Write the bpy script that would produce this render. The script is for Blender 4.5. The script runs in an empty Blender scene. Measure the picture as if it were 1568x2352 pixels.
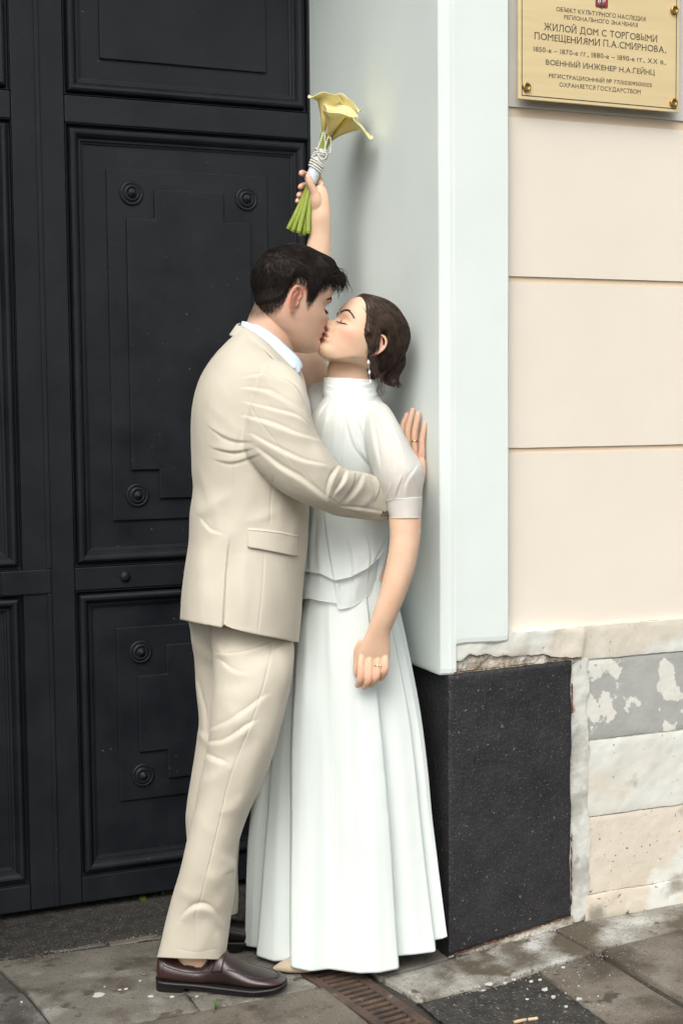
import bpy, bmesh, math, random
import numpy as np
from mathutils import Vector, Matrix
from mathutils.bvhtree import BVHTree

scene = bpy.context.scene
# ------------------------------------------------------------------ camera
TH, PIT, ROL = math.radians(22.94), math.radians(4.27), math.radians(-0.514)
FPX = 3266.6                      # focal length in units of a 1568 x 2352 picture
CAM = np.array([-1.66917, -3.24823, 1.45])
FW = np.array([math.sin(TH)*math.cos(PIT), math.cos(TH)*math.cos(PIT), -math.sin(PIT)])
_r0 = np.array([math.cos(TH), -math.sin(TH), 0.0]); _u0 = np.cross(_r0, FW)
RT = math.cos(ROL)*_r0 + math.sin(ROL)*_u0
UP = -math.sin(ROL)*_r0 + math.cos(ROL)*_u0
cd = bpy.data.cameras.new('camera'); cam = bpy.data.objects.new('camera', cd)
scene.collection.objects.link(cam)
M = Matrix(((RT[0], UP[0], -FW[0], CAM[0]), (RT[1], UP[1], -FW[1], CAM[1]), (RT[2], UP[2], -FW[2], CAM[2]), (0, 0, 0, 1)))
cam.matrix_world = M
cd.sensor_fit = 'HORIZONTAL'; cd.sensor_width = 24.0; cd.lens = 24.0*FPX/1568
cd.clip_start = 0.05; cd.clip_end = 2000
scene.camera = cam

# ------------------------------------------------------------------ sky, sun, exposure
world = bpy.data.worlds.new('World'); scene.world = world; world.use_nodes = True
nt = world.node_tree; nt.nodes.clear()
sky = nt.nodes.new('ShaderNodeTexSky'); sky.sky_type = 'NISHITA'; sky.sun_disc = False
SUN_EL, SUN_AZ = math.radians(48), math.radians(216)     # azimuth clockwise from +y
sky.sun_elevation = SUN_EL; sky.sun_rotation = SUN_AZ
sky.air_density = 1.0; sky.dust_density = 6.0; sky.ozone_density = 1.0
hs = nt.nodes.new('ShaderNodeHueSaturation'); hs.inputs['Saturation'].default_value = 0.32
bg = nt.nodes.new('ShaderNodeBackground'); bg.inputs['Strength'].default_value = 0.15
wo = nt.nodes.new('ShaderNodeOutputWorld')
nt.links.new(sky.outputs[0], hs.inputs['Color']); nt.links.new(hs.outputs[0], bg.inputs[0]); nt.links.new(bg.outputs[0], wo.inputs[0])
sl = bpy.data.lights.new('sun', 'SUN'); sl.energy = 1.15; sl.angle = math.radians(44); sl.color = (1.0, 0.965, 0.905)
so = bpy.data.objects.new('sun', sl); scene.collection.objects.link(so)
sd = Vector((math.sin(SUN_AZ)*math.cos(SUN_EL), math.cos(SUN_AZ)*math.cos(SUN_EL), math.sin(SUN_EL)))
so.rotation_euler = sd.to_track_quat('Z', 'Y').to_euler()
vs = scene.view_settings
scene.display_settings.display_device = 'sRGB'
vs.view_transform = 'Standard'; vs.look = 'None'; vs.gamma = 1.0; vs.use_curve_mapping = False
vs.exposure = 0.27

# ------------------------------------------------------------------ helpers
def ray(x, y):
    return FW + (x-784.0)/FPX*RT - (y-1176.0)/FPX*UP
def P(x, y, z):                   # a place z metres deep in front of the viewpoint
    return CAM + z*ray(x, y)
def PL(x, y, ax, v):              # where a line of sight meets an axis-aligned plane
    d = ray(x, y); return CAM + d*(v-CAM[ax])/d[ax]
def proj(V):
    q = np.asarray(V)-CAM; z = q@FW
    return np.stack([784+FPX*(q@RT)/z, 1176-FPX*(q@UP)/z], -1)
HF = np.array([math.sin(TH), math.cos(TH), 0.0])     # horizontal direction away from the viewpoint
HR = np.array([math.cos(TH), -math.sin(TH), 0.0])
ZZ = np.array([0, 0, 1.0])

def _hash(ix, iy, iz, s):
    n = (ix*374761393 + iy*668265263 + iz*2147483647 + s*974634777) & 0xffffffff
    n = ((n ^ (n >> 13))*1274126177) & 0xffffffff
    return ((n ^ (n >> 16)) & 0xffff)/65535.0
def noise(p, freq=1.0, seed=0, octs=3):
    p = np.asarray(p, float).reshape(-1, 3); out = np.zeros(len(p)); a = 1.0; tot = 0
    for o in range(octs):
        q = p*freq*2**o + 17.3*o + 100.0
        i = np.floor(q).astype(np.int64); f = q-i; f = f*f*(3-2*f); r = 0
        for dx in (0, 1):
            for dy in (0, 1):
                for dz in (0, 1):
                    w = (f[:, 0] if dx else 1-f[:, 0])*(f[:, 1] if dy else 1-f[:, 1])*(f[:, 2] if dz else 1-f[:, 2])
                    r = r + w*_hash(i[:, 0]+dx, i[:, 1]+dy, i[:, 2]+dz, seed+o)
        out += a*(r*2-1); tot += a; a *= 0.5
    return out/tot

def tag(o, label=None, cat=None, group=None, kind=None):
    if label: o['label'] = label
    if cat: o['category'] = cat
    if group: o['group'] = group
    if kind: o['kind'] = kind
    return o
def thing(name, loc, label, cat, group=None):
    o = bpy.data.objects.new(name, None); o.location = Vector([float(c) for c in loc]); o.empty_display_size = 0.05
    scene.collection.objects.link(o); tag(o, label, cat, group)
    o['_loc'] = [float(c) for c in loc]
    return o
def origin(o):
    r = np.zeros(3)
    while o is not None:
        r = r + np.array(o.location); o = o.parent
    return r
def obj(name, V, Fc, mat, parent=None, smooth=True, uv=None):
    V = np.asarray(V, float)
    if parent is not None: V = V - origin(parent)
    me = bpy.data.meshes.new(name)
    me.from_pydata(V.tolist(), [], [tuple(int(i) for i in f) for f in Fc] if not isinstance(Fc, np.ndarray) else Fc.tolist())
    if smooth: me.polygons.foreach_set('use_smooth', [True]*len(me.polygons))
    me.materials.append(mat); me.update()
    o = bpy.data.objects.new(name, me); scene.collection.objects.link(o)
    if parent is not None: o.parent = parent
    return o
def link_copy(src, parent, off):
    c = src.copy(); scene.collection.objects.link(c); c.parent = parent; c.location = Vector(off); return c
def fixn(o):
    bm = bmesh.new(); bm.from_mesh(o.data); bmesh.ops.recalc_face_normals(bm, faces=bm.faces); bm.to_mesh(o.data); bm.free(); return o
def bev(o, w, seg=2, ang=40):
    m = o.modifiers.new('bevel', 'BEVEL'); m.width = w; m.segments = seg; m.limit_method = 'ANGLE'; m.angle_limit = math.radians(ang); return o
class Geo:                        # collects several closed pieces of ONE part
    def __init__(s): s.V = []; s.F = []; s.n = 0
    def add(s, V, F):
        V = np.asarray(V, float); s.V.append(V); s.F += [tuple(int(i)+s.n for i in f) for f in F]; s.n += len(V); return s
    def all(s): return np.concatenate(s.V), s.F
def boxg(x0, x1, y0, y1, z0, z1):
    V = [(x, y, z) for x in (x0, x1) for y in (y0, y1) for z in (z0, z1)]
    return np.array(V, float), [(0, 1, 3, 2), (4, 6, 7, 5), (0, 4, 5, 1), (2, 3, 7, 6), (0, 2, 6, 4), (1, 5, 7, 3)]
def prism(poly, d0, d1, ax=1):    # polygon (a,b) extruded along ax
    n = len(poly); V = []
    for d in (d0, d1):
        for a, b in poly:
            V.append((d, a, b) if ax == 0 else (a, d, b) if ax == 1 else (a, b, d))
    F = [tuple(range(n)), tuple(range(2*n-1, n-1, -1))] + [(i, i+n, (i+1) % n+n, (i+1) % n) for i in range(n)]
    return np.array(V, float), F
def crom(pts, n):                 # Catmull-Rom through rows of numbers
    p = np.asarray(pts, float); k = len(p)
    if k == 2:
        t = np.linspace(0, 1, n)[:, None]; return p[0]*(1-t)+p[1]*t
    t = np.linspace(0, k-1, n); i = np.minimum(t.astype(int), k-2); f = (t-i)[:, None]
    g = lambda j: p[np.clip(j, 0, k-1)]
    a, b, c, d = g(i-1), g(i), g(i+1), g(i+2)
    a = np.where((i == 0)[:, None], 2*b-c, a); d = np.where((i == k-2)[:, None], 2*c-b, d)
    return 0.5*((2*b)+(c-a)*f+(2*a-5*b+4*c-d)*f*f+(3*b-a-3*c+d)*f**3)
def gridfaces(nr, nc, wrap=True, cap0=False, cap1=False):
    F = []; m = nc if wrap else nc-1
    i, j = np.meshgrid(np.arange(nr-1), np.arange(m), indexing='ij'); i = i.ravel(); j = j.ravel(); jn = (j+1) % nc
    F = np.stack([i*nc+j, i*nc+jn, (i+1)*nc+jn, (i+1)*nc+j], -1).tolist()
    if cap0: F.append(list(range(nc-1, -1, -1)))
    if cap1: F.append([(nr-1)*nc+k for k in range(nc)])
    return F
def tube(pts, rad, n=10, dense=None, flat=1.0, up=None):
    c = np.asarray(pts, float); r = np.atleast_1d(np.asarray(rad, float))
    if len(r) == 1: r = np.repeat(r, len(c))
    if dense:
        a = crom(np.concatenate([c, r[:, None]], 1), dense); c = a[:, :3]; r = np.maximum(a[:, 3], 1e-5)
    T = np.gradient(c, axis=0); T /= np.linalg.norm(T, axis=1)[:, None]+1e-12
    u = np.array(up if up is not None else (0.31, 0.22, 0.92), float); rings = []
    for k in range(len(c)):
        a = np.cross(T[k], u); a /= np.linalg.norm(a)+1e-12; b = np.cross(a, T[k]); 
        if up is None: u = b
        ph = np.arange(n)*2*math.pi/n
        rings.append(c[k]+r[k]*(np.cos(ph)[:, None]*a+flat*np.sin(ph)[:, None]*b))
    return np.concatenate(rings), gridfaces(len(c), n, True, True, True)
def lathe(prof, c, ax, n=24):     # prof: (radius, height) along ax
    ax = np.asarray(ax, float); ax /= np.linalg.norm(ax); a = np.cross(ax, (0.3, 0.5, 0.8)); a /= np.linalg.norm(a); b = np.cross(ax, a)
    ph = np.arange(n)*2*math.pi/n; R = [np.asarray(c)+h*ax+r*(np.cos(ph)[:, None]*a+np.sin(ph)[:, None]*b) for r, h in prof]
    return np.concatenate(R), gridfaces(len(prof), n, True, True, True)
def sphere(c, r, n=10, sc=(1, 1, 1)):
    prof = [(max(1e-5, math.sin(t)), -math.cos(t)) for t in np.linspace(0.0, math.pi, n//2+2)]
    V, F = lathe(prof, (0, 0, 0), (0, 0, 1), n); return V*r*np.array(sc)+np.asarray(c), F

# ------------------------------------------------------------------ materials
def mat(name, c1, c2=None, rough=0.6, nscale=6.0, bump=0.0, bscale=60.0, spec=0.5, detail=4.0, contrast=(0.35, 0.65),
        speck=None, coat=0.0, sheen=0.0, sss=0.0, sssr=(1, 0.4, 0.25), metal=0.0, stretch=None, bump2=None, layers=(), bdist=0.004, alpha=1.0, trans=0.0, attr=None, rvar=0.0):
    m = bpy.data.materials.new(name); m.use_nodes = True; t = m.node_tree; N = t.nodes; L = t.links
    b = N['Principled BSDF']; tc = N.new('ShaderNodeTexCoord'); src = tc.outputs['Object']
    if stretch:
        mp = N.new('ShaderNodeMapping'); mp.inputs['Scale'].default_value = stretch; L.new(src, mp.inputs[0]); src = mp.outputs[0]
    def nz(scale, det=4.0, lo=0.35, hi=0.65, s=None, rough_=0.55):
        n = N.new('ShaderNodeTexNoise'); n.inputs['Scale'].default_value = scale; n.inputs['Detail'].default_value = det; n.inputs['Roughness'].default_value = rough_
        L.new(s or src, n.inputs['Vector']); r = N.new('ShaderNodeMapRange'); r.inputs[1].default_value = lo; r.inputs[2].default_value = hi
        L.new(n.outputs['Fac'], r.inputs[0]); return r.outputs[0]
    def mix(f, a, bb):
        x = N.new('ShaderNodeMix'); x.data_type = 'RGBA'
        if isinstance(f, float): x.inputs[0].default_value = f
        else: L.new(f, x.inputs[0])
        for k, v in ((6, a), (7, bb)):
            if isinstance(v, tuple): x.inputs[k].default_value = (*v, 1)
            else: L.new(v, x.inputs[k])
        return x.outputs[2]
    col = tuple(c1)
    if c2: col = mix(nz(nscale, detail, *contrast), tuple(c1), tuple(c2))
    for (c, sc, lo, hi, det) in layers:
        col = mix(nz(sc, det, lo, hi), col, tuple(c))
    if speck:
        for (c, sc, lo, hi) in speck: col = mix(nz(sc, 2.0, lo, hi), col, tuple(c))
    if attr:
        for an, c in attr:
            a = N.new('ShaderNodeAttribute'); a.attribute_name = an; col = mix(a.outputs['Fac'], col, tuple(c))
    if isinstance(col, tuple): b.inputs['Base Color'].default_value = (*col, 1)
    else: L.new(col, b.inputs['Base Color'])
    b.inputs['Roughness'].default_value = rough; b.inputs['Specular IOR Level'].default_value = spec; b.inputs['Metallic'].default_value = metal
    if rvar:
        r = nz(nscale*2, 4, 0.3, 0.7); mm = N.new('ShaderNodeMapRange'); mm.inputs[3].default_value = rough-rvar; mm.inputs[4].default_value = rough+rvar
        L.new(r, mm.inputs[0]); L.new(mm.outputs[0], b.inputs['Roughness'])
    if coat: b.inputs['Coat Weight'].default_value = coat; b.inputs['Coat Roughness'].default_value = 0.15
    if sheen: b.inputs['Sheen Weight'].default_value = sheen; b.inputs['Sheen Roughness'].default_value = 0.4
    if sss:
        b.inputs['Subsurface Weight'].default_value = 1.0; b.inputs['Subsurface Radius'].default_value = sssr; b.inputs['Subsurface Scale'].default_value = sss
    if trans:                    # thin cloth: some light goes through
        o = [n for n in N if n.type == 'OUTPUT_MATERIAL'][0]; tr = N.new('ShaderNodeBsdfTranslucent'); mx = N.new('ShaderNodeMixShader')
        if isinstance(col, tuple): tr.inputs[0].default_value = (*col, 1)
        else: L.new(col, tr.inputs[0])
        mx.inputs[0].default_value = trans; L.new(b.outputs[0], mx.inputs[1]); L.new(tr.outputs[0], mx.inputs[2]); out = mx.outputs[0]
        if alpha < 1:
            tp = N.new('ShaderNodeBsdfTransparent'); m2 = N.new('ShaderNodeMixShader'); m2.inputs[0].default_value = alpha
            L.new(tp.outputs[0], m2.inputs[1]); L.new(out, m2.inputs[2]); out = m2.outputs[0]
        L.new(out, o.inputs[0])
    prev = None
    for (sc, st, det) in ([(bscale, bump, 5.0)] if bump else []) + list(bump2 or []):
        n = N.new('ShaderNodeTexNoise'); n.inputs['Scale'].default_value = sc; n.inputs['Detail'].default_value = det; L.new(src, n.inputs['Vector'])
        bp = N.new('ShaderNodeBump'); bp.inputs['Strength'].default_value = st; bp.inputs['Distance'].default_value = bdist
        L.new(n.outputs['Fac'], bp.inputs['Height'])
        if prev: L.new(prev, bp.inputs['Normal'])
        prev = bp.outputs[0]
    if prev: L.new(prev, b.inputs['Normal'])
    return m

M_GATE = mat('gate_paint', (0.0078, 0.0098, 0.0132), (0.0135, 0.0158, 0.0200), rough=0.5, nscale=5, bump=0.14, bscale=80, spec=0.30,
             bump2=[(14, 0.22, 3)], speck=[((0.09, 0.095, 0.10), 70, 0.745, 0.78)], rvar=0.08)
M_WHITE = mat('white_plaster', (0.735, 0.81, 0.78), (0.705, 0.78, 0.75), rough=0.75, nscale=4, bump=0.10, bscale=170, bump2=[(16, 0.10, 3)], spec=0.3)
M_CREAM = mat('cream_plaster', (0.74, 0.685, 0.585), (0.77, 0.71, 0.61), rough=0.8, nscale=2.5, bump=0.15, bscale=160, bump2=[(12, 0.2, 3)], spec=0.3)
M_BAND = mat('pale_plaster', (0.60, 0.60, 0.55), (0.63, 0.62, 0.575), rough=0.8, bump=0.2, bscale=120, spec=0.3)
M_GROOVE = mat('tan_joint', (0.66, 0.54, 0.40), rough=0.85, bump=0.2)
M_STONE = mat('base_limestone', (0.66, 0.605, 0.51), (0.60, 0.54, 0.44), rough=0.85, nscale=5, bump=0.5, bscale=45, bump2=[(9, 0.4, 4)],
              layers=[((0.69, 0.70, 0.64), 3.2, 0.60, 0.66, 5.0), ((0.30, 0.275, 0.23), 6, 0.62, 0.72, 6.0)], speck=[((0.16, 0.11, 0.07), 80, 0.68, 0.72)], spec=0.2)
M_STONEW = mat('painted_limestone', (0.68, 0.70, 0.65), (0.62, 0.62, 0.56), rough=0.8, nscale=6, bump=0.5, bscale=40, bump2=[(9, 0.5, 4)],
              layers=[((0.61, 0.57, 0.48), 3.1, 0.50, 0.58, 4.0), ((0.40, 0.35, 0.27), 7, 0.64, 0.72, 6.0)], speck=[((0.3, 0.24, 0.17), 70, 0.70, 0.74)], spec=0.2)
M_STONEG = mat('peeling_stone', (0.34, 0.35, 0.33), (0.42, 0.425, 0.40), rough=0.85, nscale=6, bump=0.4, bscale=70,
              layers=[((0.66, 0.66, 0.60), 8.5, 0.52, 0.535, 5.0), ((0.21, 0.195, 0.165), 6, 0.68, 0.75, 5.0)], spec=0.2)
M_MORT = mat('cement_mortar', (0.42, 0.42, 0.38), (0.62, 0.63, 0.58), rough=0.9, nscale=9, bump=0.8, bscale=40, contrast=(0.42, 0.55),
             layers=[((0.24, 0.2, 0.16), 14, 0.62, 0.7, 5.0)], spec=0.2)
M_CRUMB = mat('crumbling_render', (0.33, 0.29, 0.23), (0.55, 0.52, 0.45), rough=0.95, nscale=22, bump=1.0, bscale=60, contrast=(0.4, 0.6),
             layers=[((0.30, 0.11, 0.04), 30, 0.62, 0.68, 4.0)], spec=0.15, bdist=0.01)
M_STEEL = mat('black_painted_steel', (0.021, 0.021, 0.023), (0.029, 0.029, 0.031), rough=0.5, nscale=10, bump=0.6, bscale=55, spec=0.4,
             bump2=[(150, 0.3, 3)], speck=[((0.085, 0.083, 0.078), 190, 0.60, 0.68), ((0.17, 0.16, 0.145), 85, 0.71, 0.74)], rvar=0.1)
M_RUST = mat('rust', (0.20, 0.06, 0.02), (0.06, 0.035, 0.025), rough=0.9, nscale=40, bump=0.8, bscale=90)
def ground_mat(name, a, b, dark, pale):
    return mat(name, a, b, rough=0.85, nscale=9, bump=0.55, bscale=70, bump2=[(12, 0.4, 5), (220, 0.4, 3)], detail=8, spec=0.25,
        layers=[(pale, 6, 0.55, 0.68, 8.0), (dark, 4.2, 0.52, 0.62, 8.0), (dark, 15, 0.60, 0.66, 7.0)], speck=[((0.06, 0.05, 0.04), 160, 0.60, 0.70), ((0.30, 0.29, 0.26), 140, 0.66, 0.72)])
M_SLAB = [ground_mat('granite_slab', (0.19, 0.178, 0.152), (0.14, 0.13, 0.11), (0.082, 0.07, 0.057), (0.27, 0.27, 0.24)),
          ground_mat('granite_slab_brown', (0.168, 0.148, 0.118), (0.125, 0.11, 0.09), (0.072, 0.06, 0.047), (0.2, 0.19, 0.16)),
          ground_mat('granite_slab_grey', (0.125, 0.122, 0.115), (0.09, 0.088, 0.08), (0.055, 0.05, 0.042), (0.18, 0.18, 0.165)),
          ground_mat('limewashed_slab', (0.35, 0.345, 0.31), (0.17, 0.155, 0.125), (0.10, 0.085, 0.062), (0.48, 0.49, 0.46))]
M_ASPH = mat('asphalt', (0.030, 0.029, 0.027), (0.055, 0.052, 0.047), rough=0.9, nscale=25, bump=1.0, bscale=110, bdist=0.008, detail=8,
             speck=[((0.15, 0.14, 0.12), 140, 0.60, 0.68), ((0.38, 0.37, 0.34), 70, 0.73, 0.76)], spec=0.25)
M_EARTH = mat('earth', (0.05, 0.042, 0.032), (0.032, 0.028, 0.023), rough=0.95, nscale=20, bump=1.0, bscale=60, bdist=0.01,
              speck=[((0.18, 0.16, 0.13), 100, 0.68, 0.74)])
M_IRON = mat('rusty_cast_iron', (0.045, 0.032, 0.027), (0.10, 0.062, 0.042), rough=0.75, nscale=16, bump=0.9, bscale=60, layers=[((0.17, 0.14, 0.11), 30, 0.6, 0.7, 6.0)], spec=0.4)
M_BRASS = mat('brushed_brass', (0.84, 0.68, 0.38), (0.78, 0.62, 0.34), rough=0.42, nscale=3, metal=0.35, bump=0.08, bscale=400, stretch=(1, 1, 12))
M_BRASSD = mat('brass_screw', (0.42, 0.26, 0.08), rough=0.3, metal=0.9, bump=0.1)
M_INK = mat('engraved_black', (0.055, 0.055, 0.045), rough=0.5)
# ================================================================== SETTING
def rough_block(name, x0, x1, z0, z1, y, th, mat_, parent, res=0.01, edge=0.003, relief=0.0015, seed=0, rnd=0.0012, ef=None, relief_f=22):
    """an upright stone or plaster piece facing -y with uneven arrises and an undulating face"""
    nu = max(3, int((x1-x0)/res)); nv = max(3, int((z1-z0)/res))
    u, v = np.meshgrid(np.linspace(0, 1, nu), np.linspace(0, 1, nv)); X = x0+(x1-x0)*u; Z = z0+(z1-z0)*v
    pts = np.stack([X, np.full_like(X, y), Z], -1).reshape(-1, 3)
    n1 = noise(pts, 30, seed, 4).reshape(X.shape); n2 = noise(pts+5, 30, seed+9, 4).reshape(X.shape); n3 = noise(pts, relief_f, seed+4, 4).reshape(X.shape)
    du = np.minimum(u, 1-u)*(x1-x0); dv = np.minimum(v, 1-v)*(z1-z0)
    fu = np.exp(-du/0.012); fv = np.exp(-dv/0.012)
    X = X+edge*n1*fu; Z = Z+edge*n2*fv
    if ef is not None: X, Z = ef(X, Z, u, v)
    d = np.minimum(du, dv); Y = y+relief*n3+rnd*np.exp(-d/ (rnd*0.8+1e-6))
    front = np.stack([X, Y, Z], -1).reshape(-1, 3)
    idx = np.arange(nu*nv).reshape(nv, nu); ring = np.concatenate([idx[0, :-1], idx[:-1, -1], idx[-1, :0:-1], idx[:0:-1, 0]])
    back = front[ring].copy(); back[:, 1] = y+th; V = np.concatenate([front, front[ring], back]); F = gridfaces(nv, nu, False)
    n = len(ring); o1 = nu*nv; o0 = o1+n
    for i in range(n): F.append((o1+i, o0+i, o0+(i+1) % n, o1+(i+1) % n))
    F.append(tuple(o0+i for i in range(n)))
    return obj(name, V, F, mat_, parent)

# ---- ground sheet
g = 1500.0
V = np.array([(-g, -g, -0.045), (g, -g, -0.045), (g, g, -0.045), (-g, g, -0.045)]); 
tag(obj('ground', V, [(0, 1, 2, 3)], M_ASPH, None, False), kind='structure')
def zg(x, y):
    z = 0.0
    if y > 0.22: z -= (y-0.22)*0.105
    if x > 0: z += 0.03*min(1, x/0.4)
    return z
# ---- pavement of slabs
pav = bpy.data.objects.new('pavement', None); scene.collection.objects.link(pav); tag(pav, kind='structure')
earth_n = 40
ex, ey = np.meshgrid(np.linspace(-3.6, 3.2, 90), np.linspace(-1.75, 0.985, 60))
ez = np.array([zg(a, b) for a, b in zip(ex.ravel(), ey.ravel())])-0.012+0.004*noise(np.stack([ex.ravel(), ey.ravel(), 0*ex.ravel()], -1), 14, 3)
tag(obj('earth', np.stack([ex.ravel(), ey.ravel(), ez], -1), gridfaces(60, 90, False), M_EARTH), kind='structure')
def slab(poly, m, dz=0.0, seed=0, gap=0.0, jag=0.002):
    """polygon in plan -> a paving slab with worn top and rounded arrises"""
    poly = np.array(poly, float); c = poly.mean(0)
    pts = []
    for i in range(len(poly)):
        a, b = poly[i], poly[(i+1) % len(poly)]; n = max(2, int(np.linalg.norm(b-a)/0.02))
        for k in range(n): pts.append(a+(b-a)*k/n)
    pts = np.array(pts); n = len(pts)
    jn = noise(np.c_[pts, np.zeros(n)], 18, seed, 3)*jag; dirs = c-pts; dirs /= np.linalg.norm(dirs, axis=1)[:, None]
    pts = pts+dirs*(jn[:, None]+gap)
    rings = []
    for sc, dzz in ((0.0, -0.05), (0.0, -0.006), (0.0035, -0.001), (0.009, 0.0)):
        q = pts+dirs*sc; z = np.array([zg(a, b) for a, b in q])+dz+dzz+0.0012*noise(np.c_[q, np.zeros(n)], 10, seed+2)
        rings.append(np.c_[q, z])
    # inner rings towards the centre so that slopes are followed
    for t in (0.25, 0.5, 0.75, 0.97):
        q = (pts+dirs*0.009)*(1-t)+c*t; z = np.array([zg(a, b) for a, b in q])+dz+0.0012*noise(np.c_[q, np.zeros(n)], 10, seed+2)
        rings.append(np.c_[q, z])
    return obj('paving_slab', np.concatenate(rings), gridfaces(len(rings), n, True, True, True), m, pav)
G4 = 0.004
slabs = [
 ([(-1.088, 0.555), (-0.63, 0.512), (-0.31, 0.49), (-0.392, 0.05), (-0.70, 0.04), (-0.697, -0.045), (-1.026, -0.045)], 0, 0.0),
 ([(-0.700, 0.034), (-0.396, 0.044), (-0.380, -0.032), (-0.693, -0.045)], 0, -0.001),
 ([(-1.60, 0.60), (-1.096, 0.556), (-1.034, -0.045), (-1.60, -0.045)], 2, -0.002),
 ([(-1.45, -0.052), (-0.72, -0.052), (-0.372, -0.040), (-0.352, -0.26), (-0.352, -0.70), (-1.45, -0.70)], 1, 0.0),
 ([(-0.222, 0.03), (-0.219, -0.046), (0.0, -0.004), (0.0, 0.30), (-0.222, 0.30)], 0, 0.0),
 ([(-0.215, -0.054), (-0.119, -0.040), (0.003, -0.010), (0.318, -0.004), (0.331, -0.182), (0.156, -0.185), (-0.13, -0.208), (-0.188, -0.216)], 3, 0.002),
 ([(0.325, -0.002), (1.2, 0.03), (1.2, -0.12), (0.62, -0.155), (0.342, -0.185)], 3, 0.003),
 ([(0.347, -0.194), (0.62, -0.162), (1.2, -0.128), (1.2, -0.80), (0.372, -0.80)], 1, 0.006),
 ([(0.158, -0.192), (0.328, -0.190), (0.345, -0.80), (0.14, -0.80)], 1, -0.002),
 ([(0.02, 0.05), (0.02, -0.02), (0.3, -0.02), (0.3, 0.05)], 3, -0.02),
]
for i, (p, m, dz) in enumerate(slabs): slab(p, M_SLAB[m], dz, i*7)
for k in range(4):                     # further slabs either side of the view
    slab([(-3.4+k*0.6, 0.0), (-2.806+k*0.6+0.0, 0.0), (-2.806+k*0.6, -0.7), (-3.4+k*0.6, -0.7)] if k < 3 else [(-1.6, 0.0), (-1.455, 0.0), (-1.455, -0.7), (-1.6, -0.7)], M_SLAB[k % 3], 0, 60+k)
    slab([(1.206+k*0.5, 0.03), (1.70+k*0.5, 0.03), (1.70+k*0.5, -0.8), (1.206+k*0.5, -0.8)], M_SLAB[(k+1) % 3], 0.004, 70+k)
# older setts in the gateway
k = 0
for r_ in range(3):
    for c_ in range(11):
        x0 = -1.70+c_*0.155+(0.07 if r_ % 2 else 0); x1 = min(x0+0.149, -0.004); y0 = 0.585+r_*0.13-(0.09*(x0+1.1) if r_ == 0 else 0); y1 = 0.585+(r_+1)*0.13-0.007
        if x1-x0 > 0.05: slab([(x0, y0), (x1, y0), (x1, y1), (x0, y1)], M_SLAB[2 if (r_+c_) % 3 else 1], -0.006-0.004*((r_*5+c_*3) % 3), 100+k, jag=0.005)
        k += 1
# asphalt
ax_, ay_ = np.meshgrid(np.linspace(-0.200, 0.15, 90), np.linspace(-1.7, -0.19, 260))
lim = -0.21+0.012*noise(np.stack([ax_.ravel(), 0*ax_.ravel(), 0*ax_.ravel()], -1), 20, 5).reshape(ax_.shape)-0.12*np.clip(-0.05-ax_, 0, 0.2)*0
q = np.stack([ax_.ravel(), np.minimum(ay_, lim).ravel(), 0*ax_.ravel()], -1)
az = 0.002+0.0035*noise(q, 60, 8, 4)-0.01*np.clip((q[:, 1]+0.24)/0.03, 0, 1)+0.0015
tag(obj('asphalt', np.c_[q[:, :2], az], gridfaces(260, 90, False), M_ASPH), kind='structure')
rd_x, rd_y = 8.0, (-9.0, -1.7)

# ---- drain grate
M_PIT = mat('shaded_drain_silt', (0.012, 0.010, 0.008), rough=0.95, bump=0.8, bscale=60)  # silt coloured near black, painting the shade down inside the grate slots
dg = thing('drain_grate', (-0.29, -0.15, 0), 'rusty slotted iron drain grate set in the pavement below the white skirt', 'drain grate')
gL = lambda y: -0.392+(-0.343+0.392)*((0.063-y)/(0.063+0.286)) if y > -0.7 else -0.3
gR = lambda y: gL(y)+0.140-0.02*max(0.0, min(1.0, (0.06-y)/0.4))
frame = Geo()
for f in (gL, lambda y: gR(y)-0.026):
    ys = np.linspace(0.30, -0.72, 30); V = []
    for yy in ys:
        for dx, dz in ((0, -0.03), (0, 0.0), (0.026, 0.0), (0.026, -0.03)): V.append((f(yy)+dx, yy, zg(0, yy)-0.001+dz))
    frame.add(V, gridfaces(30, 4, True, True, True))
V, F = frame.all(); V[:, 2] += 0.0012*noise(V, 60, 4); bev(fixn(obj('grate_frame', V, F, M_IRON, dg, False)), 0.003)
proto = None; k = 0
yy = 0.285
while yy > -0.70:
    a, b = gL(yy)+0.026, gR(yy)-0.026
    V, F = boxg(a, b, yy-0.007, yy+0.007, -0.022+zg(0, yy), -0.003+zg(0, yy)); V[V[:, 0] > (a+b)/2, 1] += 0.012
    o = fixn(obj('grate_bar', V, F, M_IRON, dg, False)); bev(o, 0.003)
    yy -= 0.0265; k += 1
V, F = boxg(-0.37, -0.22, -0.72, 0.30, -0.0445, -0.041); obj('shaded_silt', V, F, M_PIT, dg, False)

# ---- building
bld = thing('building', (0.2, 0.03, 0), 'corner of a cream and white plastered building with peeling limestone base', 'building')
MB_ = bld
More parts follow.
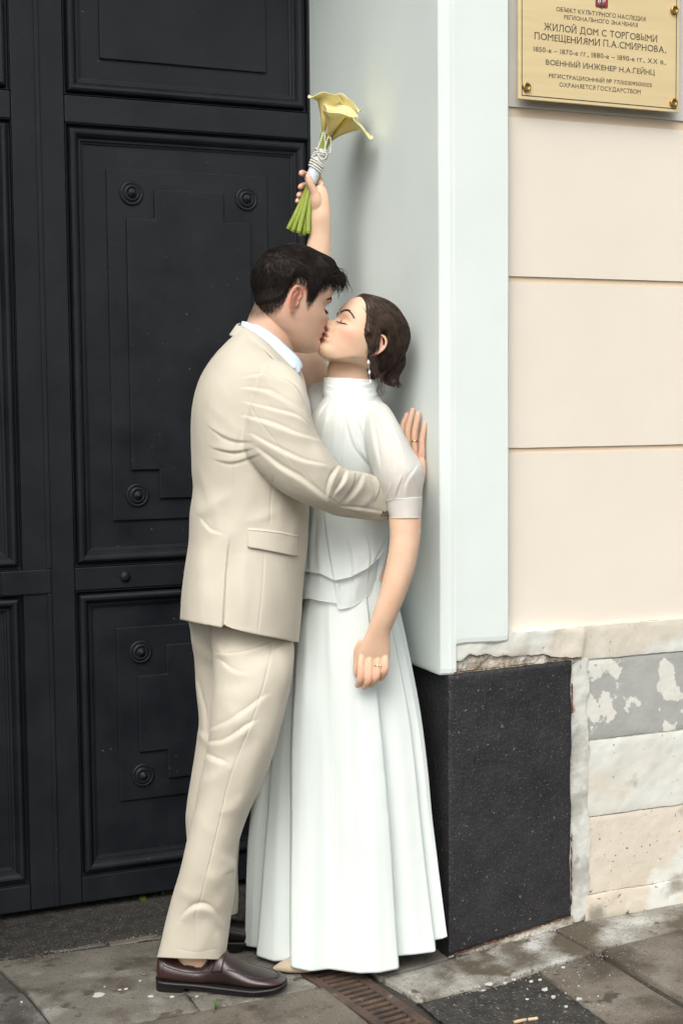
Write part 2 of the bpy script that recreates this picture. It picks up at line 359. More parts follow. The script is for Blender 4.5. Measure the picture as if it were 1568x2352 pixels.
# pillar: jamb with a chamfered arris and a flat front
def pillar_part(name, plan, z0, z1, jag, seed):
    plan = np.array(plan, float); pts = [plan[0]]
    for a, b in zip(plan[:-1], plan[1:]):
        n = max(1, int(np.linalg.norm(b-a)/0.012))
        for k in range(1, n+1): pts.append(a+(b-a)*k/n)
    pts = np.array(pts); n = len(pts); rings = []
    cc = np.array([0.09, 0.4])
    dirs = (cc-pts); dirs /= np.linalg.norm(dirs, axis=1)[:, None]
    e = noise(np.c_[pts*1.0, np.zeros(n)], 16, seed, 4)*jag
    for dz, ins in ((0.0, 0.012), (0.002, 0.005), (0.007, 0.0015), (0.018, 0.0)):
        rings.append(np.c_[pts+dirs*ins, z0+e+dz])
    for z in np.linspace(z0+0.05, z1, 60):
        q = np.c_[pts, np.full(n, z)]; d = 0.0012*noise(q, 5, seed+3, 3); q[:, :2] += dirs*d[:, None]; rings.append(q)
    V = np.concatenate(rings); return obj(name, V, gridfaces(len(rings), n, False)+[[k for k in range(n)]], M_WHITE, bld, False)
pillar_part('pillar', [(-0.018, 0.915), (-0.018, 0.009), (-0.0165, 0.005), (0.005, 0.000), (0.009, -0.0015), (0.024, -0.002)], 0.752, 6.0, 0.006, 3)
pillar_part('pillar_face', [(0.0225, 0.05), (0.0225, -0.003), (0.10, -0.004), (0.176, -0.004), (0.180, 0.0), (0.180, 0.06)], 0.826, 6.0, 0.004, 11)
# cream courses with recessed joints
cz = [0.845, 1.322, 1.334, 1.770, 1.784, 2.196, 2.220, 2.64, 2.655, 3.09, 3.105, 3.55, 3.565, 6.0]
for i in range(0, len(cz), 2):
    m = M_CREAM if i != 6 else M_BAND
    o = rough_block('wall_course', 0.165, 3.2, cz[i]+0.001, cz[i+1]-0.001, 0.035, 0.06, m, bld, res=0.03, edge=0.0008, relief=0.0005, seed=i, rnd=0.0)
V, F = boxg(0.16, 3.2, 0.0400, 0.30, 0.5, 6.0); obj('wall_core', V, F, M_GROOVE, bld, False)
V, F = boxg(0.006, 0.1775, 0.055, 1.1, 0.05, 6.0); obj('pillar_core', V, F, M_MORT, bld, False)
V, F = boxg(-3.6, -1.72, -0.002, 1.1, 0.75, 6.0); obj('pillar', V, F, M_WHITE, bld, False)
V, F = boxg(-3.6, -1.70, 0.0, 1.1, 0.0, 0.75); obj('metal_cover', V, F, M_STEEL, bld, False)
V, F = boxg(-1.719, -0.019, 0.0, 1.1, 3.75, 6.0); obj('lintel', V, F, M_WHITE, bld, False)
# limestone base, block by block
def wav(z): return 0.006*math.sin(z*31)+0.004*math.sin(z*77+1)
def ef_left(X, Z, u, v):
    w = 0.010*noise(np.stack([0*Z.ravel(), 0*Z.ravel(), Z.ravel()], -1), 14, 5, 4).reshape(Z.shape)
    return X+w*(1-u)**8, Z
rough_block('stone', 0.418, 1.30, 0.755, 0.846, 0.019, 0.05, M_STONEW, bld, seed=21, res=0.008, relief=0.003)
rough_block('stone', 0.430, 1.22, 0.532, 0.751, 0.021, 0.05, M_STONEG, bld, seed=22, res=0.008, relief=0.002, ef=ef_left)
rough_block('stone', 0.424, 1.40, 0.3175, 0.527, 0.018, 0.05, M_STONEW, bld, seed=23, res=0.008, relief=0.003, ef=ef_left)
rough_block('stone', 0.420, 0.775, 0.100, 0.3145, 0.020, 0.05, M_STONE, bld, seed=24, res=0.008, relief=0.002, ef=ef_left)
rough_block('stone', 0.778, 1.50, 0.104, 0.3145, 0.020, 0.05, M_STONE, bld, seed=25, res=0.008, relief=0.002)
rough_block('stone', 0.428, 0.84, 0.0, 0.097, 0.012, 0.06, M_STONE, bld, seed=26, res=0.006, relief=0.003, edge=0.006, ef=ef_left)
rough_block('stone', 0.843, 1.60, 0.0, 0.097, 0.014, 0.06, M_STONE, bld, seed=27, res=0.008, relief=0.003, edge=0.005)
for k, (a, b) in enumerate([(1.60, 2.35), (2.353, 3.2)]):
    for q, (z0, z1) in enumerate([(0.0, 0.1), (0.103, 0.316), (0.319, 0.53), (0.533, 0.752), (0.755, 0.846)]):
        rough_block('stone', a, b, z0, z1, 0.02, 0.05, (M_STONE, M_STONEW)[q % 2], bld, seed=40+k*5+q, res=0.02)
for a, b, z0, z1 in ((1.224, 1.597, 0.532, 0.751), (1.404, 1.597, 0.3175, 0.527), (1.504, 1.597, 0.104, 0.3145), (1.304, 1.597, 0.755, 0.846)):
    rough_block('stone', a, b, z0, z1, 0.02, 0.05, M_STONEW, bld, seed=int(a*100), res=0.02)
V, F = boxg(0.17, 3.2, 0.0265, 0.29, -0.02, 0.838); obj('mortar_bed', V, F, M_MORT, bld, False)
# mortar strip between metal cover and stones
def strip_ef(X, Z, u, v):
    n = noise(np.stack([u.ravel()*0, 0*u.ravel(), Z.ravel()], -1), 22, 15, 4).reshape(Z.shape)
    return X+0.014*n*u**2, Z
rough_block('mortar_strip', 0.368, 0.437, 0.03, 0.757, 0.0135, 0.03, M_MORT, bld, seed=31, res=0.006, relief=0.004, ef=strip_ef, relief_f=30)
# broken block under the pillar
def brk(X, Z, u, v):
    n = noise(np.stack([X.ravel(), 0*u.ravel(), 0*X.ravel()], -1), 28, 19, 5).reshape(Z.shape)
    return X, Z+(0.012*n+0.012*np.sin(X*11+0.4))*(1-v)**2
rough_block('stone', 0.020, 0.416, 0.782, 0.847, 0.004, 0.06, M_STONEW, bld, seed=32, res=0.005, relief=0.006, ef=brk, edge=0.006)
rough_block('crumbling_joint', 0.004, 0.405, 0.748, 0.80, 0.013, 0.05, M_CRUMB, bld, seed=33, res=0.004, relief=0.010, edge=0.006, relief_f=45)
rough_block('crumbling_joint', 0.004, 0.385, -0.005, 0.05, 0.004, 0.04, M_CRUMB, bld, seed=34, res=0.005, relief=0.006, edge=0.006)
# black steel cover of the pillar foot
def ef_cov(X, Z, u, v):
    n = noise(np.stack([0*X.ravel(), 0*u.ravel(), Z.ravel()], -1), 12, 29, 4).reshape(Z.shape)
    return X+0.004*n*u**8, Z+(0.052*u+0.0)*(1-v)**1*1.0+0.010*u*v
cov = rough_block('metal_cover', 0.0015, 0.374, 0.003, 0.750, -0.0015, 0.05, M_STEEL, bld, seed=35, res=0.006, relief=0.0012, ef=ef_cov, edge=0.002, rnd=0.004)
yy, zz = np.meshgrid(np.linspace(0.0, 0.915, 60), np.linspace(-0.08, 0.752, 60))
xx = -0.0+0.001*noise(np.stack([0*yy.ravel(), yy.ravel(), zz.ravel()], -1), 12, 5).reshape(yy.shape)
V = np.stack([xx.ravel()-0.0, yy.ravel(), zz.ravel()], -1); V2 = V.copy(); V2[:, 0] += 0.02
F = gridfaces(60, 60, False); F2 = [[i+3600 for i in f[::-1]] for f in F]
fixn(obj('metal_cover', np.concatenate([V, V2]), F+F2, M_STEEL, bld))
# rust along the cover's edges
rg = Geo(); rnd = random.Random(4)
for k in range(150):
    z = 0.06+0.67*rnd.random()**.8 if k < 110 else None
    if z is not None and noise([[0, 0, z]], 9, 3)[0] > -0.1:
        V, F = sphere((0.3755+rnd.uniform(-.001, .0015), 0.0, z), 1, 6, (rnd.uniform(.0006, .0017), 0.0028, rnd.uniform(.003, .011)))
    else:
        x = rnd.uniform(0.01, 0.37); top = rnd.random() < .5
        V, F = sphere((x, 0.001, (0.756+0.010*x/0.375) if top else 0.003+0.052*x/0.374), 1, 6, (rnd.uniform(.003, .012), 0.003, rnd.uniform(.0008, .002)))
    rg.add(V, F)
V, F = rg.all(); tag(obj('rust', V, F, M_RUST, bld), kind='stuff')

# ---- gate of two leaves
D = 0.87
def sweep(x0, x1, z0, z1, prof):
    V = []
    for (o_, y) in prof: V += [(x0+o_, D+y, z0+o_), (x1-o_, D+y, z0+o_), (x1-o_, D+y, z1-o_), (x0+o_, D+y, z1-o_)]
    return np.array(V), gridfaces(len(prof), 4, True)
PROF = [(0.0, 0.03), (0.0, 0.0), (0.0015, 0.0), (0.002, 0.020), (0.009, 0.022), (0.011, 0.006), (0.014, 0.000), (0.020, -0.004), (0.027, -0.003), (0.033, 0.003), (0.037, 0.009),
        (0.0385, 0.013), (0.046, 0.0135), (0.0475, 0.018), (0.053, 0.019), (0.054, 0.024), (0.060, 0.024)]
FIELD = 0.0225
def moulded_panel(par, x0, x1, z0, z1):
    V, F = sweep(x0, x1, z0, z1, PROF)
    V[:, 1] += 0.0006*noise(V, 8, 2); o = fixn(obj('moulding', V, F, M_GATE, par, False)); bev(o, 0.0015, 2, 20)
    nx, nz_ = 60, 80; X, Z = np.meshgrid(np.linspace(x0+0.05, x1-0.05, nx), np.linspace(z0+0.05, z1-0.05, nz_))
    Y = D+FIELD+0.0015*noise(np.stack([X.ravel(), 0*X.ravel(), Z.ravel()], -1), 6, 3).reshape(X.shape)
    obj('panel', np.stack([X.ravel(), Y.ravel(), Z.ravel()], -1), gridfaces(nz_, nx, False), M_GATE, par)
def plate(par, poly, y0, th):
    V, F = prism(poly, D+y0-th, D+y0+0.004); bev(fixn(obj('raised_panel', V, F, M_GATE, par, False)), 0.0032, 3)
def notched(x0, x1, z0, z1, nx, nz_):
    return [(x0+nx, z0), (x1-nx, z0), (x1-nx, z0+nz_), (x1, z0+nz_), (x1, z1-nz_), (x1-nx, z1-nz_), (x1-nx, z1), (x0+nx, z1), (x0+nx, z1-nz_), (x0, z1-nz_), (x0, z0+nz_), (x0+nx, z0+nz_)]
ROS = [(.0355, .0), (.0355, .003), (.033, .0065), (.029, .0072), (.0265, .004), (.0245, .004), (.0235, .009), (.020, .0115), (.0165, .0105), (.015, .007), (.0135, .0075), (.0125, .013), (.0105, .0165), (.008, .016), (.0075, .020), (.005, .0235), (.001, .0245)]
ros_proto = [None]
def rosette(par, x, z):
    if ros_proto[0] is None:
        V, F = lathe(ROS, (0, 0, 0), (0, -1, 0), 32); o = obj('rosette', V, F, M_GATE, None); o.parent = par; ros_proto[0] = o
    else: o = link_copy(ros_proto[0], par, (0, 0, 0))
    o.location = Vector((x, D+FIELD-0.0075, z))-Vector(par['_loc'])
def leaf(sx, label):              # sx maps the right leaf's x to this leaf
    g_ = thing('gate_leaf', (sx(-0.42), D, -0.02), label, 'gate leaf', 'leaves of the black panelled gate')
    def bx(name, a, b, z0, z1, y0=0.0, y1=0.05):
        a, b = sorted((sx(a), sx(b))); nx = max(2, int((b-a)/0.03)); V, F = boxg(a, b, D+y0, D+y1, z0, z1); return bev(obj(name, V, F, M_GATE, g_, False), 0.003)
    Z = [(-0.022, 0.055), (0.915, 0.983), (2.268, 2.345), (3.10, 3.72)]
    bx('stile', -0.849, -0.7755, -0.022, 3.72); bx('stile', -0.0235, 0.02, -0.022, 3.72)
    for i, (a, b) in enumerate(Z): bx('rail', -0.774, -0.0245, a, b, 0.0, 0.048)
    def span(a, b): return tuple(sorted((sx(a), sx(b))))
    for (a, b) in ((0.057, 0.913), (0.985, 2.266), (2.347, 3.098)):
        x0, x1 = span(-0.774, -0.025); moulded_panel(g_, x0, x1, a, b)
    pz = FIELD
    x0, x1 = span(-0.665, -0.153); plate(g_, [(x0, 2.459), (x1, 2.459), (x1, 2.985), (x0, 2.985)], pz, 0.008)
    x0, x1 = span(-0.653, -0.155); plate(g_, [(x0, 1.115), (x1, 1.115), (x1, 2.149), (x0, 2.149)], pz, 0.0075)
    x0, x1 = span(-0.598, -0.213); plate(g_, notched(x0, x1, 1.178, 2.092, 0.085, 0.087), pz-0.0075, 0.009)
    x0, x1 = span(-0.652, -0.155); plate(g_, [(x0, 0.267), (x1, 0.267), (x1, 0.794), (x0, 0.794)], pz, 0.0075)
    x0, x1 = span(-0.591, -0.213); plate(g_, notched(x0, x1, 0.324, 0.735, 0.089, 0.089), pz-0.0075, 0.009)
    for z in (2.078, 1.190, 0.718, 0.341):
        for x in (-0.580, -0.224): rosette(g_, sx(x), z)
    V, F = boxg(*span(-0.849, 0.02), D+0.045, D+0.06, -0.022, 3.72); obj('back_board', V, F, M_GATE, g_, False)
    return g_
LR = leaf(lambda x: x, 'right leaf of the black panelled gate behind the couple, with turned rosettes')
LL = leaf(lambda x: -1.7015-x, 'left leaf of the black panelled gate, cut off by the photo edge')
for x, p in ((-0.626, LR), (-0.436, LR), (-0.22, LR)):
    V, F = lathe([(.0165, 0), (.0165, .003), (.015, .006), (.011, .010), (.006, .012), (.001, .0125)], (x, D, 0.950), (0, -1, 0), 20); obj('stud', V, F, M_GATE, p)
V, F = boxg(-0.8575, -0.8445, D-0.006, D+0.004, 0.985, 3.72); bev(obj('cover_strip', V, F, M_GATE, LL, False), 0.002)
V, F = boxg(-0.8575, -0.8445, D-0.006, D+0.004, -0.02, 0.912); bev(obj('cover_strip', V, F, M_GATE, LL, False), 0.002)
V, F = boxg(-0.99, -0.846, D-0.007, D+0.002, 0.913, 0.984); bev(obj('cover_strip', V, F, M_GATE, LL, False), 0.003)
V, F = boxg(-1.75, 0.1, 0.955, 1.1, -0.2, 3.75); tag(obj('passage_dark', V, F, M_GATE, bld, False))

# ---- plaque
pq = thing('plaque', (0.457, -0.02, 2.234), 'brass heritage plaque with Russian lettering fixed by brass screws to the cream wall', 'plaque')
PY = -0.001; PX0, PX1, PZ0, PZ1 = 0.209, 0.706, 2.234, 2.90
V, F = boxg(PX0, PX1, PY, PY+0.006, PZ0, PZ1); bev(obj('brass_plate', V, F, M_BRASS, pq, False), 0.001)
V, F = boxg(PX0+0.02, PX1-0.02, PY+0.006, 0.036, PZ0+0.03, PZ1-0.03); obj('backing', V, F, M_BAND, pq, False)
bd = Geo()
for a, b, c_, d in ((PX0+.009, PX1-.009, PZ0+.008, PZ0+.0105), (PX0+.009, PX1-.009, PZ1-.0105, PZ1-.008), (PX0+.009, PX0+.0112, PZ0+.0105, PZ1-.0105), (PX1-.0112, PX1-.009, PZ0+.0105, PZ1-.0105)):
    bd.add(*boxg(a, b, PY-0.0004, PY+0.001, c_, d))
V, F = bd.all(); obj('border_line', V, F, M_INK, pq, False)
for x, z in ((PX0+.0225, PZ0+.030), (PX1-.0195, PZ0+.024), (PX1-.0195, PZ0+.268), (PX0+.0225, PZ1-.03)):
    V, F = lathe([(.0115, 0), (.0115, .006), (.0105, .0078), (.007, .008), (.0065, .0072), (.001, .0072)], (x, PY, z), (0, -1, 0), 24); obj('screw', V, F, M_BRASSD, pq)
_gl = {}
def raw_glyph(ch):
    cu = bpy.data.curves.new('lettering', 'FONT'); cu.body = ch; cu.size = 1.0; cu.resolution_u = 4
    o = bpy.data.objects.new('lettering', cu); scene.collection.objects.link(o)
    me = bpy.data.meshes.new_from_object(o.evaluated_get(bpy.context.evaluated_depsgraph_get())); bpy.data.objects.remove(o)
    co = np.array([v.co[:2] for v in me.vertices]); F = [tuple(p.vertices) for p in me.polygons]; bpy.data.meshes.remove(me); co[:, 0] -= co[:, 0].min(); return co, F
def glyph(ch):
    if ch in _gl: return _gl[ch]
    same = dict(zip('еРАВЕКМНОСТХос', 'ePABEKMHOCTXoc'))
    if ch in 'ЬЫЪ':                       # the soft-sign bowl is an upturned P
        co, F = raw_glyph('P'); co = co.copy(); co[:, 1] = .729-co[:, 1]; w = co[:, 0].max()
        if ch == 'Ы': c2, F2 = raw_glyph('I'); F = F+[tuple(i+len(co) for i in f) for f in F2]; co = np.concatenate([co*[.92, 1], c2+[w*.92+.10, 0]])
        if ch == 'Ъ': n = len(co); co = np.concatenate([co+[.15, 0], [[0, .655], [.145, .655], [.145, .729], [0, .729]]]); F = F+[(n, n+1, n+2, n+3)]
    elif ch == 'Я':
        co, F = raw_glyph('R'); co = co.copy(); co[:, 0] = co[:, 0].max()-co[:, 0]
    else: co, F = raw_glyph(same.get(ch, ch))
    cnt = {}; co = co.tolist(); F = list(F)
    for f in F:
        for i_ in range(len(f)): e_ = tuple(sorted((f[i_], f[(i_+1) % len(f)]))); cnt[e_] = cnt.get(e_, 0)+1
    for (i_, j_), n_ in cnt.items():      # little serifs where the stems end
        a_, b_ = co[i_], co[j_]
        if n_ == 1 and abs(a_[1]-b_[1]) < 1e-4 and .07 < abs(a_[0]-b_[0]) < .13 and (abs(a_[1]) < .004 or abs(a_[1]-.729) < .006) and ch not in ',.-–':
            up_ = 1 if abs(a_[1]) < .01 else -1; xa, xb = min(a_[0], b_[0])-.045, max(a_[0], b_[0])+.045; n0 = len(co)
            for xx_, yy_ in ((xa, a_[1]+up_*.0002), (xb, a_[1]+up_*.0002), (xb, a_[1]+up_*.03), (xa, a_[1]+up_*.03)): co.append([xx_, yy_])
            F.append((n0, n0+1, n0+2, n0+3, 'serif'))
    _gl[ch] = (co, F); return _gl[ch]
def text(body, cx, z, w, h):      # engraved line: centred, fitted to a width and cap height
    V, F, x = [], [], 0.0
    for ch in body:
        if ch == ' ': x += .30; continue
        co, fs = glyph(ch); n0 = len(V); sf_ = {i for f in fs if f[-1] == 'serif' for i in f[:-1]}
        for i_, q in enumerate(co): V.append([x+q[0], -.0002 if i_ in sf_ else 0.0, q[1]])
        for f in fs: F.append(tuple(i_+n0 for i_ in f if i_ != 'serif'))
        x += max(q[0] for q in co)+.10
    V = np.array(V); x1 = V[:, 0].max(); hh = .729
    V = np.stack([cx+(V[:, 0]-x1/2)*w/x1, PY-0.0006+V[:, 1], z+V[:, 2]*h/hh], -1)
    return obj('lettering', V, F, M_INK, pq, False)
for body, x0, x1, yl, yr, hpx in (
    ('ОБЪЕКТ КУЛЬТУРНОГО НАСЛЕДИЯ', 1277, 1482, 24, 48, 9.5), ('РЕГИОНАЛЬНОГО ЗНАЧЕНИЯ', 1295, 1464, 41, 63, 9.5),
    ('ЖИЛОЙ ДОМ С ТОРГОВЫМИ', 1249, 1509, 66, 97, 15), ('ПОМЕЩЕНИЯМИ П.А.СМИРНОВА,', 1227, 1529, 86, 123, 15),
    ('1850-е – 1870-е гг., 1880-е – 1890-е гг., ХХ в.,', 1225, 1529, 114, 150, 11), ('ВОЕННЫЙ ИНЖЕНЕР Н.А.ГЕЙНЦ', 1253, 1503, 146, 173, 12),
    ('РЕГИСТРАЦИОННЫЙ № 771510309500005', 1260, 1496, 175, 201, 9), ('ОХРАНЯЕТСЯ ГОСУДАРСТВОМ', 1284, 1471, 197, 216, 10)):
    a = PL(x0, yl, 1, PY); b = PL(x1, yr, 1, PY); zz_ = (a[2]+b[2])/2
    text(body, (a[0]+b[0])/2, zz_, b[0]-a[0], hpx*0.00118)
# emblem: red shield with a pale rider
M_RED = mat('enamel_red', (0.28, 0.035, 0.03), rough=0.4); M_PALE = mat('enamel_pale', (0.62, 0.68, 0.68), rough=0.5)
e0 = PL(1381, 19, 1, PY); ex0, ez0 = e0[0], e0[2]
sh = [(-.019, .05), (.019, .05), (.019, .006), (.016, .0025), (.004, .002), (0, -.001), (-.004, .002), (-.016, .0025), (-.019, .006)]
V, F = prism([(ex0+a, ez0+b) for a, b in sh], PY-.001, PY+.002); obj('shield', V, F, M_INK, pq, False)
V, F = prism([(ex0+a*.9, ez0+.0018+b*.93) for a, b in sh], PY-.0016, PY+.002); sh_o = obj('shield_field', V, F, M_RED, pq, False)
rid = Geo()
for pts, r in (([(-.010, .022), (-.004, .027), (.004, .026), (.010, .030)], .0035), ([(-.009, .022), (-.011, .016), (-.009, .011)], .0014), ([(-.006, .023), (-.005, .017), (-.008, .013)], .0014),
               ([(.006, .025), (.010, .020), (.008, .016)], .0014), ([(.004, .026), (.003, .018), (.006, .013)], .0014), ([(0, .028), (.001, .036)], .003), ([(.010, .030), (.013, .034)], .0022)):
    rid.add(*tube([(ex0+a, PY-.002, ez0+b) for a, b in pts], r, 6, flat=1))
V, F = rid.all(); V[:, 1] = PY-.002+(V[:, 1]-PY+.002)*.25; obj('rider', V, F, M_PALE, pq)
dr = Geo().add(*tube([(ex0+a, PY-.002, ez0+b) for a, b in ((-.011, .006), (-.005, .009), (0, .006), (.006, .009), (.010, .006))], [.001, .0028, .002, .0028, .001], 6))
V, F = dr.all(); V[:, 1] = PY-.002+(V[:, 1]-PY+.002)*.25; obj('serpent', V, F, M_INK, pq)
# ================================================================== PEOPLE: tools
def sstep(x): x = np.clip(x, 0, 1); return x*x*(3-2*x)
def sgnpow(v, e): return np.sign(v)*np.abs(v)**e
def ribs(rows, nl, na, ex=2.0, cap=True):
    """a limb or garment from cross sections: two edge places, depth, half thickness, optional depth difference of the second edge"""
    rows = [tuple(r)+(0.0,)*(7-len(r)) for r in rows]; R = crom(rows, nl); out = []
    ph = np.arange(na)*2*math.pi/na; c_, s_ = sgnpow(np.cos(ph), 2/ex), sgnpow(np.sin(ph), 2/ex)
    for xl, yl, xr, yr, z, th, dz in R:
        L = P(xl, yl, z-dz/2); Q = P(xr, yr, z+dz/2); c = (L+Q)/2; a = (Q-L)/2
        hf_ = ray((xl+xr)/2, (yl+yr)/2); d = hf_ - a*(hf_@a)/(a@a+1e-12); d /= np.linalg.norm(d)
        out.append(c-c_[:, None]*a-s_[:, None]*d*th)
    return np.concatenate(out), gridfaces(nl, na, True, cap, cap)
def gnormals(V, nr, nc, wrap=True):
    G = V.reshape(nr, nc, 3)
    du = np.gradient(G, axis=0); dv = (np.roll(G, -1, 1)-np.roll(G, 1, 1)) if wrap else np.gradient(G, axis=1)
    n = np.cross(du, dv); n /= np.linalg.norm(n, axis=2)[..., None]+1e-12; c = G.mean((0, 1)) if not wrap else G.mean(1)[:, None, :]
    s = np.sign((n*(G-c)).sum()); return (n*s).reshape(-1, 3)
def polydist(q, c):
    """signed distance to a dense polyline, and how far along it"""
    best = np.full(len(q), 1e9); sg = np.zeros(len(q)); uu = np.zeros(len(q)); m = len(c)-1
    for i in range(m):
        a, b = c[i], c[i+1]; ab = b-a; L2 = ab@ab+1e-9; t = np.clip(((q-a)@ab)/L2, 0, 1); r = q-a-t[:, None]*ab
        d = np.hypot(r[:, 0], r[:, 1]); cr = (q[:, 0]-a[0])*ab[1]-(q[:, 1]-a[1])*ab[0]; k = d < best
        best[k] = d[k]; sg[k] = np.sign(cr[k]+1e-9); uu[k] = (i+t[k])/m
    return best*sg, uu
def folds(V, N, fl, near=True):
    """cloth folds along lines drawn on the near side; each (points, width, height, [sharp side])"""
    q = proj(V); h = np.zeros(len(V)); vis = sstep((-(N@FW)+0.10)/0.45) if near else np.ones(len(V))
    wob = noise(V, 30, 21, 2)
    for f in fl:
        pts, w, a = f[0], f[1], f[2]; sh = f[3] if len(f) > 3 else 0
        c = crom(pts, 7*len(pts)); lo, hi = c.min(0)-5*w, c.max(0)+5*w
        m = np.where((q[:, 0] > lo[0]) & (q[:, 0] < hi[0]) & (q[:, 1] > lo[1]) & (q[:, 1] < hi[1]) & (vis > 0.01))[0]
        if not len(m): continue
        s, u = polydist(q[m], c); tap = np.sin(math.pi*np.clip(0.03+0.94*u, 0, 1))**0.8
        if abs(a) < .002 or w < 3: val = a*np.exp(-(s/w)**2)*np.clip(tap*2, 0, 1)
        else:
            s = s*(sh if sh else 1)*(1+.18*wob[m]); ww = w*(0.55+0.45*tap)
            a = a*(.9 if w > 7.5 else .8); soft = .8*np.exp(-(np.minimum(s, 0)/(2.0*ww))**2)+.2*np.exp(-(np.minimum(s, 0)/(.8*ww))**2); hard = np.exp(-(np.maximum(s, 0)/(.62*ww))**2) if sh else np.exp(-(np.maximum(s, 0)/(1.5*ww))**2)
            val = np.where(s < 0, soft, hard)*a*tap
            if sh: val = val-.45*a*tap*np.exp(-((s-.95*ww)/(.5*ww))**2)
        h[m] += val
    return V+N*(h*vis)[:, None]
def wallclamp(V, m=0.006):
    V = V.copy(); k = V[:, 1] > -0.002; V[k, 0] = np.minimum(V[k, 0], -m-np.where(V[k, 2] > 0.75, 0.018, 0.0)); return V
def remesh(name, G, vox, mat_, parent, smooth=2):
    V, F = G.all(); o = obj('tmp', V, F, mat_, None)
    m = o.modifiers.new('r', 'REMESH'); m.mode = 'VOXEL'; m.voxel_size = vox; m.use_smooth_shade = True
    if smooth: s = o.modifiers.new('s', 'SMOOTH'); s.iterations = smooth; s.factor = 0.5
    dg_ = bpy.context.evaluated_depsgraph_get(); me = bpy.data.meshes.new_from_object(o.evaluated_get(dg_)); bpy.data.objects.remove(o)
    n = len(me.vertices); co = np.empty(n*3); me.vertices.foreach_get('co', co); co = co.reshape(-1, 3)
    me.name = name; r = bpy.data.objects.new(name, me); scene.collection.objects.link(r); r.parent = parent
    if not len(me.materials): me.materials.append(mat_)
    me.polygons.foreach_set('use_smooth', [True]*len(me.polygons)); return r, co
def setco(o, co):
    o.data.vertices.foreach_set('co', (co-origin(o.parent)).ravel()); o.data.update()
def attr(o, name, vals):
    a = o.data.attributes.new(name, 'FLOAT', 'POINT'); a.data.foreach_set('value', np.clip(vals, 0, 1).astype(np.float32))

# ---- heads, modelled in their own frame: x forward, y to the viewer's side, z up, origin between the ears
def I(tab, z): t = np.array(sorted(tab)); c = crom(t, 200); return np.interp(z, c[:, 0], c[:, 1])
FRONT = [(-.098, .066), (-.094, .082), (-.085, .094), (-.075, .096), (-.06, .093), (-.045, .097), (-.03, .099), (-.015, .098), (0, .096), (.015, .094), (.03, .097), (.045, .102), (.06, .103), (.08, .099), (.10, .087), (.115, .069), (.128, .042), (.134, .018), (.136, -.005)]
BACK = [(-.098, .040), (-.085, .012), (-.07, -.012), (-.055, -.040), (-.03, -.068), (0, -.086), (.03, -.094), (.06, -.094), (.085, -.085), (.105, -.068), (.12, -.048), (.13, -.028), (.136, -.010)]
WID = [(-.098, .018), (-.09, .034), (-.08, .045), (-.065, .054), (-.05, .060), (-.03, .065), (0, .069), (.03, .072), (.06, .074), (.08, .071), (.1, .060), (.12, .040), (.13, .022), (.136, .003)]
NOSE = [(-.030, 0), (-.026, .001), (-.0225, .010), (-.018, .0205), (-.013, .0245), (-.008, .0235), (0, .0175), (.01, .0105), (.02, .0045), (.032, 0.0008), (.04, 0)]
NOSEW = [(-.030, .012), (-.02, .0115), (-.01, .0095), (0, .0075), (.01, .006), (.02, .0062), (.04, .009)]
def g2(a, s): return np.exp(-(a/s)**2)
def features(p, fem):
    x, y, z = p[:, 0], p[:, 1], p[:, 2]; ay = np.abs(y); fr = sstep((x-0.02)/0.04); d = np.zeros(len(p))
    nz_ = I(NOSE, z)*(0.88 if fem else 1.0); d += nz_*np.exp(-(ay/I(NOSEW, z))**2.3)
    d += .0058*g2(ay-.0125, .0055)*g2(z+.0165, .0065) - .005*g2(ay-.0065, .003)*g2(z+.0245, .003)
    lw = np.clip(1-(y/.0265)**2, 0, 1)**0.6; f = 1.25 if fem else 0.95
    zs = z + .35*ay*ay/.03*0
    d += f*.0062*lw*g2(z+.0375+.0012*g2(y, .003), .0046) + f*.0068*lw*g2(z+.0515, .0056) - .0052*np.clip(1-(y/.028)**2, 0, 1)*g2(z+.0447-.002*(ay/.026)**2, .0017)
    d += -.002*g2(z+.0625, .005)*g2(y, .02) + (.0035 if fem else .005)*g2(z+.083, .012)*g2(y, .014) - .0012*g2(z+.031, .005)*g2(y, .0035)
    d += -.0085*g2(ay-.032, .017)*g2(z-.016, .0115) - .004*g2(ay-.0165, .007)*g2(z-.014, .009)
    d += .0068*g2(ay-.0315, .0115)*g2(z-.0125, .0085) - .0016*g2(ay-.032, .012)*g2(z-.0085+.0025*g2(ay-.032, .008), .0013) - .001*g2(ay-.032, .013)*g2(z-.0205, .0013)
    d += (.0025 if fem else .0055)*g2(ay-.028, .02)*g2(z-.034, .0065) + .0035*g2(ay-.046, .014)*g2(z+.010, .012)
    d += -.0016*g2(ay-(.022+(-.02-z)*.35), .004)*sstep((-.012-z)/.01)*sstep((z+.04)/.01)
    return d*fr
